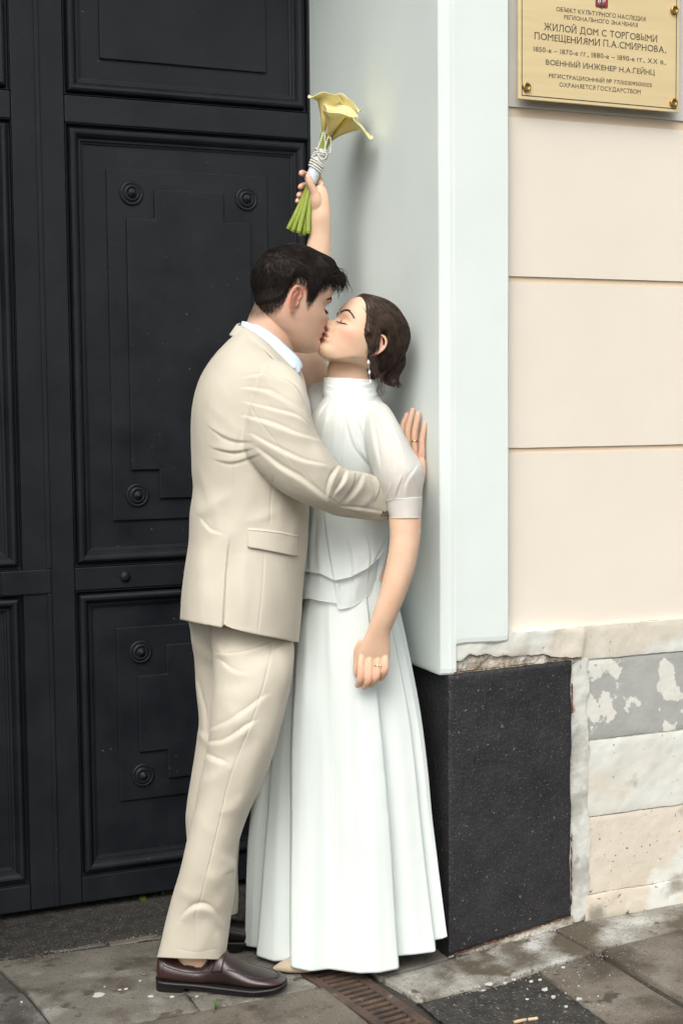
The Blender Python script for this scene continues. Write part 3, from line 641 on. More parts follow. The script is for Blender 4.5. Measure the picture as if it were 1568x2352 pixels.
def headgrid(fem, nz=190, na=340, feat=True, top=None, bk=None):
    bk = bk or (.88 if fem else .90)
    t = np.linspace(0, 1, nz); z = -.098+.234*(0.5-0.5*np.cos(math.pi*(0.04+0.96*t)))/(0.5-0.5*np.cos(math.pi)); z = -.098+(z-z[0])*(.2339/(z[-1]-z[0]))
    xf, xb, w = I(FRONT, z), I(BACK, z)*bk, I(WID, z)
    if fem:
        xb = xb+.040*sstep((-z-.022)/.030)*sstep((z+.098)/.004+.6); lowr = sstep((-z+.02)/.09); w = w*(1-.24*lowr)*.97; xf = xf-.004*sstep((.07-np.abs(z-.05))/.03)*0-.004*g2(z+.085, .02)
    ph = np.arange(na)*2*math.pi/na; c, s = np.cos(ph), np.sin(ph); xc = 0.012*np.ones_like(z)+np.clip(-z-.04, 0, 1)*.6
    X = np.where(c[None] > 0, xc[:, None]+(xf-xc)[:, None]*sgnpow(c, .92)[None], xc[:, None]+(xc-xb)[:, None]*sgnpow(c, .95)[None]); Y = w[:, None]*sgnpow(s, .9)[None]
    p = np.stack([X, Y, np.repeat(z[:, None], na, 1)], -1).reshape(-1, 3)
    # flatter front of the face, cheeks turning back to the ears
    if feat:
        d = features(p, fem); dirx = p.copy(); dirx[:, 0] -= 0.0; dirx[:, 2] = 0; n = dirx/np.linalg.norm(dirx, axis=1)[:, None]
        k = sstep((np.abs(p[:, 1])-.02)/.03)[:, None]; dr = np.array([1., 0, 0])*(1-k*.6)+n*k*.6; dr /= np.linalg.norm(dr, axis=1)[:, None]; p = p+dr*d[:, None]
    if fem: p[:, 2] = np.where(p[:, 2] < -.045, -.045+(p[:, 2]+.045)*.80, p[:, 2])
    return p, gridfaces(nz, na, True, True, True), nz, na
def earparts(side):
    E = Geo(); t = math.radians(24)
    def e(a, b, c): # a back, b up, c outwards from the ear's plane
        return np.array([-.004-a*math.cos(t)*1.0+0.14*b, side*(.0685+c+a*math.sin(t)), .003+b])
    V, F = sphere((0, 0, 0), 1, 18, (1, 1, 1)); W = np.array([e(.014+v[0]*.0145, .001+v[1]*.028, v[2]*.003) for v in V]); E.add(W, F)
    hel = [(.002, .004), (-.002, .016), (.004, .028), (.014, .0335), (.025, .029), (.031, .017), (.030, .003), (.024, -.011), (.016, -.020)]
    E.add(*tube([e(a, b, .0035) for a, b in hel], [.003, .0032, .0035, .0036, .0036, .0036, .0034, .0032, .003], 10, 44))
    E.add(*tube([e(a, b, .0025) for a, b in [(.010, .022), (.019, .012), (.021, .0), (.016, -.011), (.009, -.016)]], [.0022, .0032, .0032, .0028, .002], 8, 24))
    E.add(*tube([e(a, b, .0025) for a, b in [(.001, -.013), (.000, -.005), (.001, .002)]], [.0025, .0042, .0025], 8, 12))
    V, F = sphere((0, 0, 0), 1, 12); W = np.array([e(.0095+v[0]*.0085, -.023+v[1]*.009, .001+v[2]*.0038) for v in V]); E.add(W, F)
    return E.all()
class Head:
    def __init__(s, px, py, z, yaw, pitch, roll, facing, scale, fem):
        s.c = P(px, py, z); s.s = scale; s.fem = fem
        a, p = math.radians(yaw), math.radians(pitch)
        d = (HR*math.cos(a)*facing+HF*math.sin(a)*facing); f = d*math.cos(p)+ZZ*math.sin(p); u = ZZ*math.cos(p)-d*math.sin(p)
        near = np.cross(u, f) if facing < 0 else np.cross(f, u)
        if near@HF > 0: near = -near
        r = math.radians(roll); u2 = u*math.cos(r)+near*math.sin(r); n2 = near*math.cos(r)-u*math.sin(r)
        s.R = np.stack([f, n2, u2], 0)       # rows: local axes in world
    def w(s, p): return s.c+s.s*(np.asarray(p, float)@s.R)
    def l(s, v): return ((np.asarray(v)-s.c)@s.R.T)/s.s
def finger(G, pts, rads, n=12):
    """phalanges with swelling at the joints"""
    G.add(*tube(pts, rads, n, 26))
    V, F = sphere(pts[-1], rads[-1]*1.0, 12); G.add(V, F)
def strandmesh(paths, rads, n=3):
    Vs, Fs, k = [], [], 0
    for p, r in zip(paths, rads):
        m = len(p); T = np.gradient(p, axis=0); T /= np.linalg.norm(T, axis=1)[:, None]+1e-12; a = np.cross(T, (0.21, 0.55, 0.8)); a /= np.linalg.norm(a, axis=1)[:, None]+1e-9; b = np.cross(T, a)
        rr = r*np.linspace(1, .25, m)**.7; ph = np.arange(n)*2*math.pi/n
        V = p[:, None, :]+rr[:, None, None]*(np.cos(ph)[None, :, None]*a[:, None, :]+np.sin(ph)[None, :, None]*b[:, None, :]); Vs.append(V.reshape(-1, 3))
        i, j = np.meshgrid(np.arange(m-1), np.arange(n), indexing='ij'); i = i.ravel(); j = j.ravel(); jn = (j+1) % n
        Fs.append(np.stack([i*n+j, i*n+jn, (i+1)*n+jn, (i+1)*n+j], -1)+k); k += m*n
    return np.concatenate(Vs), np.concatenate(Fs)

M_SKINM = mat('skin', (0.64, 0.42, 0.305), (0.70, 0.475, 0.35), rough=0.52, nscale=22, sss=0.004, bump=0.12, bscale=420, spec=0.4, layers=[((0.66, 0.37, 0.27), 11, 0.52, 0.85, 5.0)],
              attr=[('stubble', (0.055, 0.038, 0.030)), ('lip', (0.47, 0.19, 0.15)), ('blush', (0.60, 0.27, 0.185)), ('dark', (0.05, 0.03, 0.025)), ('nail', (0.70, 0.47, 0.40))])
M_SKINF = mat('fair_skin', (0.70, 0.485, 0.345), (0.75, 0.535, 0.39), rough=0.5, nscale=20, sss=0.004, bump=0.10, bscale=420, spec=0.4, layers=[((0.75, 0.47, 0.35), 11, 0.55, 0.95, 5.0)],
              attr=[('stubble', (0.2, 0.12, 0.09)), ('lip', (0.47, 0.17, 0.14)), ('blush', (0.70, 0.34, 0.24)), ('dark', (0.06, 0.035, 0.03)), ('nail', (0.74, 0.52, 0.46))])
M_HAIRM = mat('black_hair', (0.012, 0.009, 0.0075), (0.022, 0.0155, 0.0125), rough=0.6, nscale=60, spec=0.16)
M_HAIRF = mat('brown_hair', (0.030, 0.018, 0.013), (0.072, 0.043, 0.030), rough=0.48, nscale=50, spec=0.35)
# ================================================================== THE MAN
M_SUIT = mat('ivory_suit_wool', (0.545, 0.505, 0.41), (0.575, 0.535, 0.44), rough=0.72, nscale=5, bump=0.12, bscale=700, spec=0.25, sheen=0.15, bump2=[(35, 0.10, 3)], bdist=0.002)
M_SUITS = mat('suit_seam', (0.46, 0.39, 0.29), rough=0.8)
M_LINING = mat('suit_lining', (0.47, 0.40, 0.30), rough=0.8)
M_SHIRT = mat('pale_blue_cotton', (0.60, 0.72, 0.84), (0.64, 0.75, 0.86), rough=0.7, bump=0.1, bscale=600)
M_BUT = mat('shirt_button', (0.66, 0.68, 0.68), rough=0.35); M_BUTD = mat('horn_button', (0.07, 0.045, 0.035), rough=0.3)
M_LEATH = mat('brown_leather', (0.040, 0.0175, 0.0145), (0.027, 0.012, 0.011), rough=0.36, nscale=10, bump=0.25, bscale=380, spec=0.5, coat=0.25, layers=[((0.012, 0.008, 0.008), 5, 0.55, 0.7, 3.0)], bdist=0.002)
M_LEATHB = mat('black_and_shaded_leather', (0.010, 0.009, 0.009), rough=0.42, bump=0.15, bscale=300)  # lining and stitching, also the far loafer darkened for shade
M_SOLE = mat('black_sole', (0.012, 0.011, 0.011), rough=0.5, bump=0.2, bscale=120)
M_GOLD = mat('gold', (0.80, 0.52, 0.22), rough=0.18, metal=1.0)
man = thing('person', (*P(450, 2250, 3.6)[:2], 0), 'dark-haired man in an ivory suit kissing the woman, one arm round her waist', 'person')
mh = Head(659, 704, 3.60, 26, -13, -2, 1, 1.06, False)
B = Geo()
hp, hf, _, _ = headgrid(False); B.add(mh.w(hp), hf)
for sd_ in (1, -1): V, F = earparts(sd_); B.add(mh.w(V), F)
V, F = ribs([(590, 668, 690, 742, 3.61, .056), (583, 700, 682, 770, 3.61, .058), (570, 730, 676, 800, 3.61, .060), (560, 765, 672, 840, 3.61, .064), (552, 810, 670, 880, 3.61, .07)], 30, 40, 2.1); B.add(V, F)
B.add(*tube([P(610, 800, 3.61), P(590, 1000, 3.6), P(570, 1300, 3.6), P(560, 1500, 3.55), P(510, 1900, 3.53), P(450, 2120, 3.59), P(432, 2215, 3.60)], [.05, .05, .05, .05, .04, .026, .022], 16, 80))
B.add(*tube([P(600, 860, 3.6), P(625, 950, 3.46), P(690, 1060, 3.425), P(765, 1125, 3.435), P(840, 1143, 3.51), P(890, 1150, 3.60), P(930, 1135, 3.645), P(955, 1085, 3.69)], [.03, .03, .03, .03, .024, .021, .022, .024], 14, 60))
# hand flat against the white jamb
HZ = {'i': 3.755, 'm': 3.735, 'r': 3.716, 'p': 3.700}
fing = [('i', [(930, 1048), (922, 1008), (926, 977), (931, 962), (934, 953)], [.0105, .0092, .0088, .0078, .0072]),
        ('m', [(941, 1050), (938, 1023), (937, 989), (943, 961), (947, 943)], [.0108, .0094, .0092, .0082, .0076]),
        ('r', [(954, 1052), (952.5, 1029), (952, 996), (957.5, 965), (960, 949)], [.0108, .0092, .0091, .0081, .0075]),
        ('p', [(966, 1056), (968, 1036), (968.5, 1011), (972.5, 988), (974.5, 973)], [.0105, .0086, .0082, .0074, .0068])]
nailpts = []
for k, pts, r in fing:
    q = [P(x, y, HZ[k]+(0.004 if i in (0,) else 0)) for i, (x, y) in enumerate(pts)]; finger(B, q, r); nailpts.append((q[-1]*0.75+q[-2]*0.25-HF*r[-1]*.9, .0062))
for k, (x, y) in zip('imrp', ((930, 1048), (941, 1050), (954, 1052), (966, 1056))):
    B.add(*tube([P(x, y, HZ[k]+.003), P((x+958)/2+2, 1085, HZ[k]-.004), P(955, 1118, 3.68)], [.0125, .0155, .018], 12, 16))
B.add(*tube([P(950, 1100, 3.73), P(925, 1075, 3.775), P(917, 1045, 3.80)], [.014, .0115, .009], 12, 16))
body, co = remesh('body', B, 0.0019, M_SKINM, man, 3)
co = wallclamp(co, 0.001); setco(body, co)
def paint_head(body, co, H, extra_dark=None):
    p = H.l(co); x, y, z = p.T; ay = np.abs(y); hd = (np.linalg.norm(p-[0.02, 0, .01], axis=1) < .17) & (x > .02)
    lwU = g2(z+.0385, .0062)*sstep((.024-ay)/.006)*(x > .085); lwL = g2(z+.0515, .0062)*sstep((.021-ay)/.006)*(x > .085)
    attr(body, 'lip', np.clip((lwU+lwL)*1.5-.45, 0, 1)*hd)
    return p, hd, ay
p, hd, ay = paint_head(body, co, mh)
x, y, z = p.T
near_head = np.linalg.norm(p-[0, 0, .03], axis=1) < .17
ZH = [(-.12, -.055), (-.085, -.055), (-.06, -.048), (-.042, -.034), (-.034, -.015), (-.030, .012), (-.020, .036), (-.005, .041), (.008, .034), (.014, .012), (.020, -.002), (.028, -.004), (.036, .012), (.045, .034), (.060, .047), (.072, .060), (.082, .078), (.088, .094), (.12, .10)]
def hz_m(x): return I(ZH, x)
st = sstep((z-hz_m(x)+.010)/.034)*near_head*(.80+.2*noise(p*[1, 1, .4], 260, 5, 2))
earm = (np.abs(np.abs(y)-.076) < .018) & (x < .016) & (x > -.05) & (z > -.04) & (z < .040) & (ay > .0715)
st = st*(~earm)
attr(body, 'stubble', st)
attr(body, 'blush', near_head*(0.85*earm + .35*g2(x-.10, .03)*g2(z+.012, .012)*g2(ay-.012, .012)))
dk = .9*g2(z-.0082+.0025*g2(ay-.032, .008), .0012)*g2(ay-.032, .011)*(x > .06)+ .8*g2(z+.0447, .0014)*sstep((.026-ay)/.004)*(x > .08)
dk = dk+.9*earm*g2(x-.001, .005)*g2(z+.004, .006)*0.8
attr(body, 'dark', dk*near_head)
nl = np.zeros(len(co))
for c, r in nailpts: nl = np.maximum(nl, sstep((r-np.linalg.norm(co-c, axis=1))/.0015))
attr(body, 'nail', nl)

# ---- hair: a cap with depth, then strands over it
def bvh_of(H, hp, hf): return BVHTree.FromPolygons([tuple(v) for v in hp], [tuple(f) for f in hf])
mb = bvh_of(mh, hp, hf); CEN = np.array([0.0, 0, .03])
def skull(bv, d):
    h = bv.ray_cast(Vector(CEN), Vector(d)); return np.array(h[0]) if h[0] else CEN+np.array(d)*.09
def man_thick(p):
    x, y, z = p[..., 0], p[..., 1], p[..., 2]; e = z-hz_m(x.ravel()).reshape(x.shape)
    t = .0015+.0075*sstep((z-.005)/.055)+.007*sstep((z-.075)/.045)+.011*sstep((x-.03)/.05)*sstep((z-.085)/.03)
    t = t+.004*sstep((-x-.05)/.03)*sstep((z-.0)/.04)
    return t*sstep((e-.012)/(.034)), e
gp, gf, gr, gc = headgrid(False, 120, 220, False)
tk, e = man_thick(gp); rd = gp-CEN; rd /= np.linalg.norm(rd, axis=1)[:, None]
fl_n = noise(gp*[.6, 1.4, 1], 60, 4, 3)*.004+noise(gp, 22, 9, 2)*.003
cap = gp+rd*(tk+fl_n*sstep(tk/.012))[:, None]; cap[tk < .0012] = gp[tk < .0012]-rd[tk < .0012]*.006
hair = thing('hair', man['_loc'], None, None); hair.name = 'hair'; del hair['_loc']
hair.parent = man; hair.location = (0, 0, 0)
o = obj('hair_mass', mh.w(cap), gf, M_HAIRM, hair)
rs = np.random.RandomState(3)
paths, rads = [], []
for k in range(6500):
    d = rs.normal(size=3); d[2] = abs(d[2])*1.0-.25*rs.rand(); d /= np.linalg.norm(d)
    p0 = skull(mb, d); t0, e0 = man_thick(p0[None]); t0 = t0[0]; e0 = e0[0]
    if e0 < .004 or (e0 < .03 and rs.rand() > .45+e0*18): continue
    top = sstep((p0[2]-.07)/.04); L = .006+.012*sstep((p0[2]-.01)/.05)+.030*top; n = 5+int(5*top)
    if p0[0] > .06 and top > .5: L += .012
    fl = (1-top)*np.array([.15, 0, -1.])+top*np.array([1.0, .45, -.12]); fl = fl+.22*rs.normal(size=3)
    pth = []; dd = d.copy(); lift = t0*.55
    for i in range(n):
        u = i/(n-1); base = skull(mb, dd); tt, ee = man_thick(base[None]); tt = tt[0]
        if top > .5 and base[0] > .075: tt = max(tt, t0*.95)
        q = base+dd*(max(tt, t0*.5)*(.75+.42*np.sin(u*2.2))+.0006); pth.append(q)
        f = fl-dd*(fl@dd); f /= np.linalg.norm(f)+1e-9; dd = dd+f*(L/n)/.1; dd /= np.linalg.norm(dd)
    paths.append(mh.w(np.array(pth))); rads.append(.00034+.0003*sstep(e0/.04) if top < .5 else .00065)
for k in range(9000):          # short clippered hairs that fade into the skin
    d = rs.normal(size=3); d[2] = d[2]*.5-.25; d[1] = abs(d[1]) if rs.rand() < .75 else d[1]; d /= np.linalg.norm(d)
    p0 = skull(mb, d); t0, e0 = man_thick(p0[None]); e0 = e0[0]
    if e0 < -.006 or e0 > .05 or p0[2] > .085 or rs.rand() > .25+(e0+.006)*30: continue
    if -.052 < p0[0] < .014 and abs(p0[1]) > .066 and -.03 < p0[2] < .036: continue
    f = np.array([.12 if p0[0] > 0 else -.25, 0, -1.])+.25*rs.normal(size=3); f -= d*(f@d); f /= np.linalg.norm(f); L = .004+.004*sstep(e0/.03)
    paths.append(mh.w(np.array([p0+d*t0[0]*.8, p0+d*(t0[0]+.0014)+f*L*.5, p0+d*(t0[0]*.9+.0012)+f*L]))); rads.append(.00020+.00015*sstep(e0/.03))
# quiff locks falling forward over the forehead
for k in range(260):
    a = rs.rand(); y0 = rs.uniform(-.04, .06); s = np.array([rs.uniform(.055, .088), y0, 0]); dd = np.array([s[0], s[1], rs.uniform(.075, .095)])-CEN*[0, 0, 1]; dd /= np.linalg.norm(dd)
    b0 = skull(mb, dd); up_ = rs.uniform(.010, .020); fw = rs.uniform(.012, .030); dr = rs.uniform(.0, .007)*(3.0 if k % 15 == 0 else 1)
    w = rs.normal(size=3)*.003; pth = [b0+dd*.008, b0+dd*up_+[.006, 0, 0], b0+dd*up_+[fw*.6, .003, -.002]+w, b0+dd*up_+[fw, .006, -.008-dr]+w, b0+dd*up_*.9+[fw*(1.0 if k % 9 else 1.1), .008, -.014-dr*2]+w*1.5]
    paths.append(mh.w(crom(np.array(pth), 12))); rads.append(.0008)
V, F = strandmesh(paths, rads); tag(obj('hair_strand', V, F, M_HAIRM, hair), kind='stuff')
# brow and lashes
def brow(H, sgn, hm, parent, bv, pts, n, ln, seed, thick=.0005, spread=.0028):
    r_ = np.random.RandomState(seed); P_, R_ = [], []; c = crom(np.array(pts), 30)
    for k in range(n):
        u = r_.rand(); q = c[int(u*29)]; yy_, zz_ = q[0]*sgn, q[1]+r_.uniform(-spread, spread)*(1-.55*u)
        lm_ = ln*(1-.5*u); tg = np.array([yy_+sgn*lm_*.8, zz_+lm_*(.35 if u < .6 else -.25)])
        pp = []
        for t in np.linspace(0, 1, 4):
            a = np.array([0.0, yy_*(1-t)+tg[0]*t, zz_*(1-t)+tg[1]*t]); h = bv.ray_cast(Vector((.2, a[1], a[2])), Vector((-1, 0, 0)))
            if h[0] is None: break
            pp.append(np.array(h[0])+[.0008, 0, 0])
        if len(pp) == 4: P_.append(H.w(np.array(pp))); R_.append(thick)
    V, F = strandmesh(P_, R_); return obj('eyebrow', V, F, hm, parent)
MB_PTS = [(.010, .034), (.022, .038), (.036, .040), (.047, .036), (.052, .031)]
brow(mh, 1, M_HAIRM, man, mb, MB_PTS, 190, .007, 5, .0006, .0040); brow(mh, -1, M_HAIRM, man, mb, MB_PTS, 190, .007, 6, .0006, .0040)
def lashes(H, sgn, bv, hm, parent, seed, ln=.008):
    P_, R_ = [], []
    for u in np.linspace(0, 1, 26):
        yy_ = sgn*(.0185+.026*u); zz_ = .0092-.0035*math.sin(math.pi*u); h = bv.ray_cast(Vector((.2, yy_, zz_)), Vector((-1, 0, 0)))
        if h[0] is None: continue
        b0 = np.array(h[0]); q = [b0, b0+[.55*ln, sgn*ln*(u-.4)*.5, -.0025], b0+[ln, sgn*ln*(u-.4)*1.1, -.002]]; P_.append(H.w(np.array(q))); R_.append(.00055)
    V, F = strandmesh(P_, R_); return obj('eyelashes', V, F, hm, parent)
lashes(mh, 1, mb, M_HAIRM, man, 1); lashes(mh, -1, mb, M_HAIRM, man, 2)

# ---- jacket
def cloth(name, rows, nl, na, ex, fl, mat_, parent, cap=False, nz_amp=.0012, clamp=True, wr=0.0, fn=None, sag=None):
    V, F = ribs(rows, nl, na, ex, cap)
    if fn is not None: V = fn(V, nl, na)
    N = gnormals(V, nl, na); V = V+N*(noise(V, 9, 3, 2)*nz_amp*2+wr*noise(V*[1, 1, .45], 26, 6, 3))[:, None]
    V = folds(V, N, fl)
    if clamp: V = wallclamp(V, .004)
    return obj(name, V, F, mat_, parent), V
JROWS = [(556, 752, 655, 806, 3.60, .07), (530, 778, 676, 830, 3.60, .135), (494, 815, 692, 852, 3.60, .185), (465, 860, 702, 884, 3.60, .205), (447, 915, 706, 925, 3.60, .212), (440, 990, 712, 992, 3.60, .208),
         (441, 1070, 712, 1070, 3.60, .197), (445, 1125, 712, 1130, 3.60, .188), (438, 1180, 710, 1176, 3.60, .184), (435, 1250, 706, 1250, 3.60, .188), (425, 1310, 699, 1322, 3.60, .194), (418, 1370, 693, 1396, 3.60, .20), (415, 1424, 687, 1477, 3.60, .204)]
def hemfn(V, nl, na):
    G = V.reshape(nl, na, 3).copy(); u = np.linspace(0, 1, nl)
    # vent: cloth left of it lies outside, right of it falls inwards
    q = proj(V).reshape(nl, na, 2); vx = np.interp(q[..., 1], [1200, 1270, 1454], [532, 521, 510]); d = q[..., 0]-vx; k = sstep((q[..., 1]-1228)/110.)
    nearm = (np.sin(np.arange(na)*2*math.pi/na) > 0.05)[None]
    G[..., 0:3] += (HF[None, None]*(0.012*np.where((d > 0), np.exp(-d/26.), 0)*k*nearm)[..., None])
    return G.reshape(-1, 3)
JF = [([(505, 820), (560, 850), (600, 880)], 14, .003), ([(560, 800), (600, 812), (650, 835)], 8, .003), ([(640, 1170), (600, 1190), (560, 1200)], 9, .003), ([(470, 950), (500, 1000), (530, 1050)], 10, .0025), ([(456, 1190), (480, 1220), (510, 1230)], 8, .003, 1), ([(578, 1028), (537, 1034), (488, 1026)], 8, .0048, 1), ([(576, 1012), (533, 1006), (484, 980)], 8, .004, 1), ([(495, 1054), (537, 1058), (598, 1040)], 8, .0036, -1), ([(570, 1000), (530, 975), (480, 930)], 12, .003),
      ([(533, 1130), (480, 1167), (450, 1182)], 11, .005), ([(541, 1196), (500, 1257), (450, 1330)], 16, .0045), ([(470, 1090), (490, 1150), (500, 1210)], 8, .002), ([(456, 1060), (470, 1120), (484, 1160)], 5, .002), ([(580, 1090), (560, 1160), (548, 1230)], 16, .004),
      ([(560, 1270), (556, 1350), (560, 1440)], 13, .007), ([(610, 1290), (606, 1370), (600, 1450)], 18, .004), ([(640, 1290), (660, 1370), (668, 1460)], 14, .004), ([(470, 1260), (462, 1340), (460, 1430)], 14, .004), ([(655, 1130), (640, 1200), (650, 1240)], 14, .004),
      ([(552, 991), (541, 1056), (537, 1138), (529, 1220)], 1.7, -.0016), ([(628, 1090), (621, 1155), (619, 1204)], 1.5, -.0014), ([(607, 1272), (600, 1370), (591, 1458)], 1.5, -.0014), ([(510, 900), (470, 960), (452, 1050)], 1.8, -.0006),
      ([(690, 1180), (672, 1230), (668, 1290)], 10, .003)]
SROWS = [(585, 830, 565, 880, 3.53, .02), (600, 824, 556, 910, 3.49, .05), (626, 826, 552, 950, 3.46, .070), (660, 838, 552, 1000, 3.44, .078), (692, 868, 562, 1045, 3.425, .078), (710, 920, 592, 1082, 3.415, .074), (724, 985, 640, 1125, 3.41, .068),
         (757, 1040, 690, 1153, 3.415, .063), (788, 1076, 737, 1172, 3.435, .058), (823, 1083, 778, 1186, 3.47, .053), (856, 1091, 835, 1193, 3.52, .049), (886, 1106, 884, 1197, 3.575, .046), (908, 1112, 914, 1192, 3.62, .043)]
SF = [([(566, 868), (620, 868), (668, 885), (700, 930)], 9, .0085, 1), ([(560, 893), (615, 905), (675, 938), (708, 972)], 9, .0075, 1), ([(560, 925), (620, 942), (680, 960), (712, 985)], 7, .005, 1), ([(560, 958), (615, 975), (680, 1000), (735, 1015)], 9, .006, 1),
      ([(575, 1000), (630, 1032), (690, 1060), (748, 1072)], 9, .006, 1), ([(585, 1030), (640, 1075), (700, 1112), (748, 1150)], 10, .006, 1), ([(720, 1020), (745, 1060), (765, 1085)], 7, .004),
      ([(782, 1070), (764, 1100), (752, 1142)], 8, .0065, -1), ([(800, 1078), (790, 1106), (768, 1136)], 7, .007, -1), ([(812, 1084), (806, 1112), (782, 1150)], 8, .004, 1), ([(840, 1088), (826, 1122), (796, 1158)], 9, .005, -1), ([(862, 1096), (868, 1118), (860, 1150)], 6, .006, 1),
      ([(780, 1165), (830, 1172), (884, 1180)], 6, .004, 1), ([(700, 1120), (740, 1145), (790, 1160)], 11, .004), ([(845, 1100), (850, 1140), (820, 1172)], 6, .004), ([(565, 905), (585, 950), (630, 1010), (680, 1075)], 1.4, -.0010), ([(690, 1075), (740, 1130), (820, 1180), (885, 1186)], 1.4, -.0010)]

JG = Geo(); V, F = ribs(JROWS, 130, 160, 2.25, True); JG.add(V, F); V, F = ribs(SROWS, 120, 100, 2.2, True); JG.add(V, F)
V, F = ribs([(600, 850, 560, 930, 3.74, .06), (660, 860, 580, 1000, 3.80, .065), (700, 930, 640, 1060, 3.84, .058), (745, 990, 700, 1090, 3.87, .052), (800, 1010, 770, 1090, 3.88, .045)], 60, 60, 2.1, True); JG.add(V, F)
def garment(name, G, vox, fl, mat_, parent, smooth=6, wr=.001, clamp=False, big=.002):
    o, co = remesh(name, G, vox, mat_, parent, smooth); n = len(co); N = np.empty(n*3); o.data.vertices.foreach_get('normal', N); N = N.reshape(-1, 3)
    co = co+N*(noise(co, 9, 3, 2)*big+wr*noise(co*[1, 1, .5], 26, 6, 3))[:, None]
    co = folds(co, N, fl)
    if name == 'jacket':      # back vent: the cloth right of the slit lies lower
        q = proj(co); m = np.where((q[:, 0] > 495) & (q[:, 0] < 620) & (q[:, 1] > 1200) & (N@FW < .1))[0]; s, u = polydist(q[m], crom([(531, 1215), (521, 1275), (514, 1370), (508, 1480)], 40))
        co[m] -= N[m]*((.011*np.exp(-np.maximum(s, 0)/22.)*sstep((s+1.2)/2.6))*sstep((q[m, 1]-1220)/90.))[:, None]
    if clamp: co = wallclamp(co, .004)
    setco(o, co); return o, co
jk, JV = garment('jacket', JG, .0024, JF+SF, M_SUIT, man, 6, .0011)
def strip(name, rows, mat_, parent, z=None, th=.002, nl=60, nw=10, bulge=.004, smoothed=True):
    """a band of cloth between an upper and a lower edge, each row (x, y, depth, x, y, depth)"""
    R = crom(rows, nl); V = []
    for r in R:
        a, b = P(*r[:3]), P(*r[3:6])
        for k in range(nw): u = k/(nw-1); V.append(a*(1-u)+b*u-HF*bulge*math.sin(math.pi*u))
    o = obj(name, np.array(V), gridfaces(nl, nw, False), mat_, parent); m = o.modifiers.new('thick', 'SOLIDIFY'); m.thickness = th; m.offset = 0; return o
strip('shirt_collar', [(556, 738, 3.62, 552, 756, 3.60), (573, 741, 3.58, 568, 760, 3.565), (601, 751, 3.55, 592, 772, 3.53), (633, 773, 3.535, 618, 792, 3.515), (664, 801, 3.535, 645, 822, 3.50), (682, 818, 3.535, 664, 842, 3.495), (692, 833, 3.54, 676, 852, 3.495), (693.5, 843, 3.54, 684, 857, 3.50)], M_SHIRT, man, th=.003, bulge=.005)
strip('jacket_collar', [(552, 742, 3.64, 529, 768, 3.61), (545, 746, 3.60, 530, 771, 3.565), (563, 754, 3.565, 556, 779, 3.52), (588, 768, 3.53, 582, 787, 3.49), (612, 787, 3.51, 606, 804, 3.465), (634, 808, 3.50, 622, 818, 3.445), (655, 829, 3.495, 640, 836, 3.44), (676, 850, 3.495, 664, 856, 3.445), (690, 868, 3.50, 682, 880, 3.46)], M_SUIT, man, th=.004, bulge=.006)
V, F = lathe([(.0055, 0), (.0058, .001), (.005, .002), (.0035, .0016), (.001, .0016)], P(675, 840, 3.49), -FW, 16); obj('collar_button', V, F, M_BUT, man)
# pocket flap
fx = [(569, 1217), (685, 1233), (686, 1240), (686, 1276), (680, 1279), (640, 1270), (600, 1262), (575, 1258), (569, 1254)]
jb = BVHTree.FromPolygons(JV.tolist(), [tuple(p.vertices) for p in jk.data.polygons])
def onto(bv, x, y, off=.003):
    d = ray(x, y); d = d/np.linalg.norm(d); h = bv.ray_cast(Vector(CAM), Vector(d)); return np.array(h[0])-d*off if h[0] else None
def patch(name, top, bot, bv, mat_, parent, nu=40, nv=14, off=.003, th=.003):
    T, Bt = crom(top, nu), crom(bot, nu); V = []
    for a, b in zip(T, Bt):
        for v in np.linspace(0, 1, nv):
            q = a*(1-v)+b*v; w = onto(bv, q[0], q[1], off+.003*v); V.append(w if w is not None else V[-1])
    o = obj(name, np.array(V), gridfaces(nu, nv, False), mat_, parent); m = o.modifiers.new('thick', 'SOLIDIFY'); m.thickness = th; m.offset = -1; return o
patch('pocket_flap', [(569, 1218), (600, 1220), (640, 1225), (686, 1234)], [(569, 1252), (572, 1257), (600, 1262), (640, 1270), (678, 1278), (685, 1275)], jb, M_SUIT, man, off=.0045, th=.004)
patch('pocket_welt', [(569, 1213), (600, 1215), (640, 1220), (686, 1230)], [(569, 1218), (600, 1220), (640, 1225), (686, 1234)], jb, M_SUIT, man, off=.003, th=.003, nv=4)
for bx_, by_ in ((879, 1180), (886, 1179)):
    c = onto(jb, bx_, by_, .001)
    if c is not None: V, F = lathe([(.0065, 0), (.0068, .0014), (.0058, .0028), (.004, .002), (.001, .002)], c, -FW, 16); obj('cuff_button', V, F, M_BUTD, man)

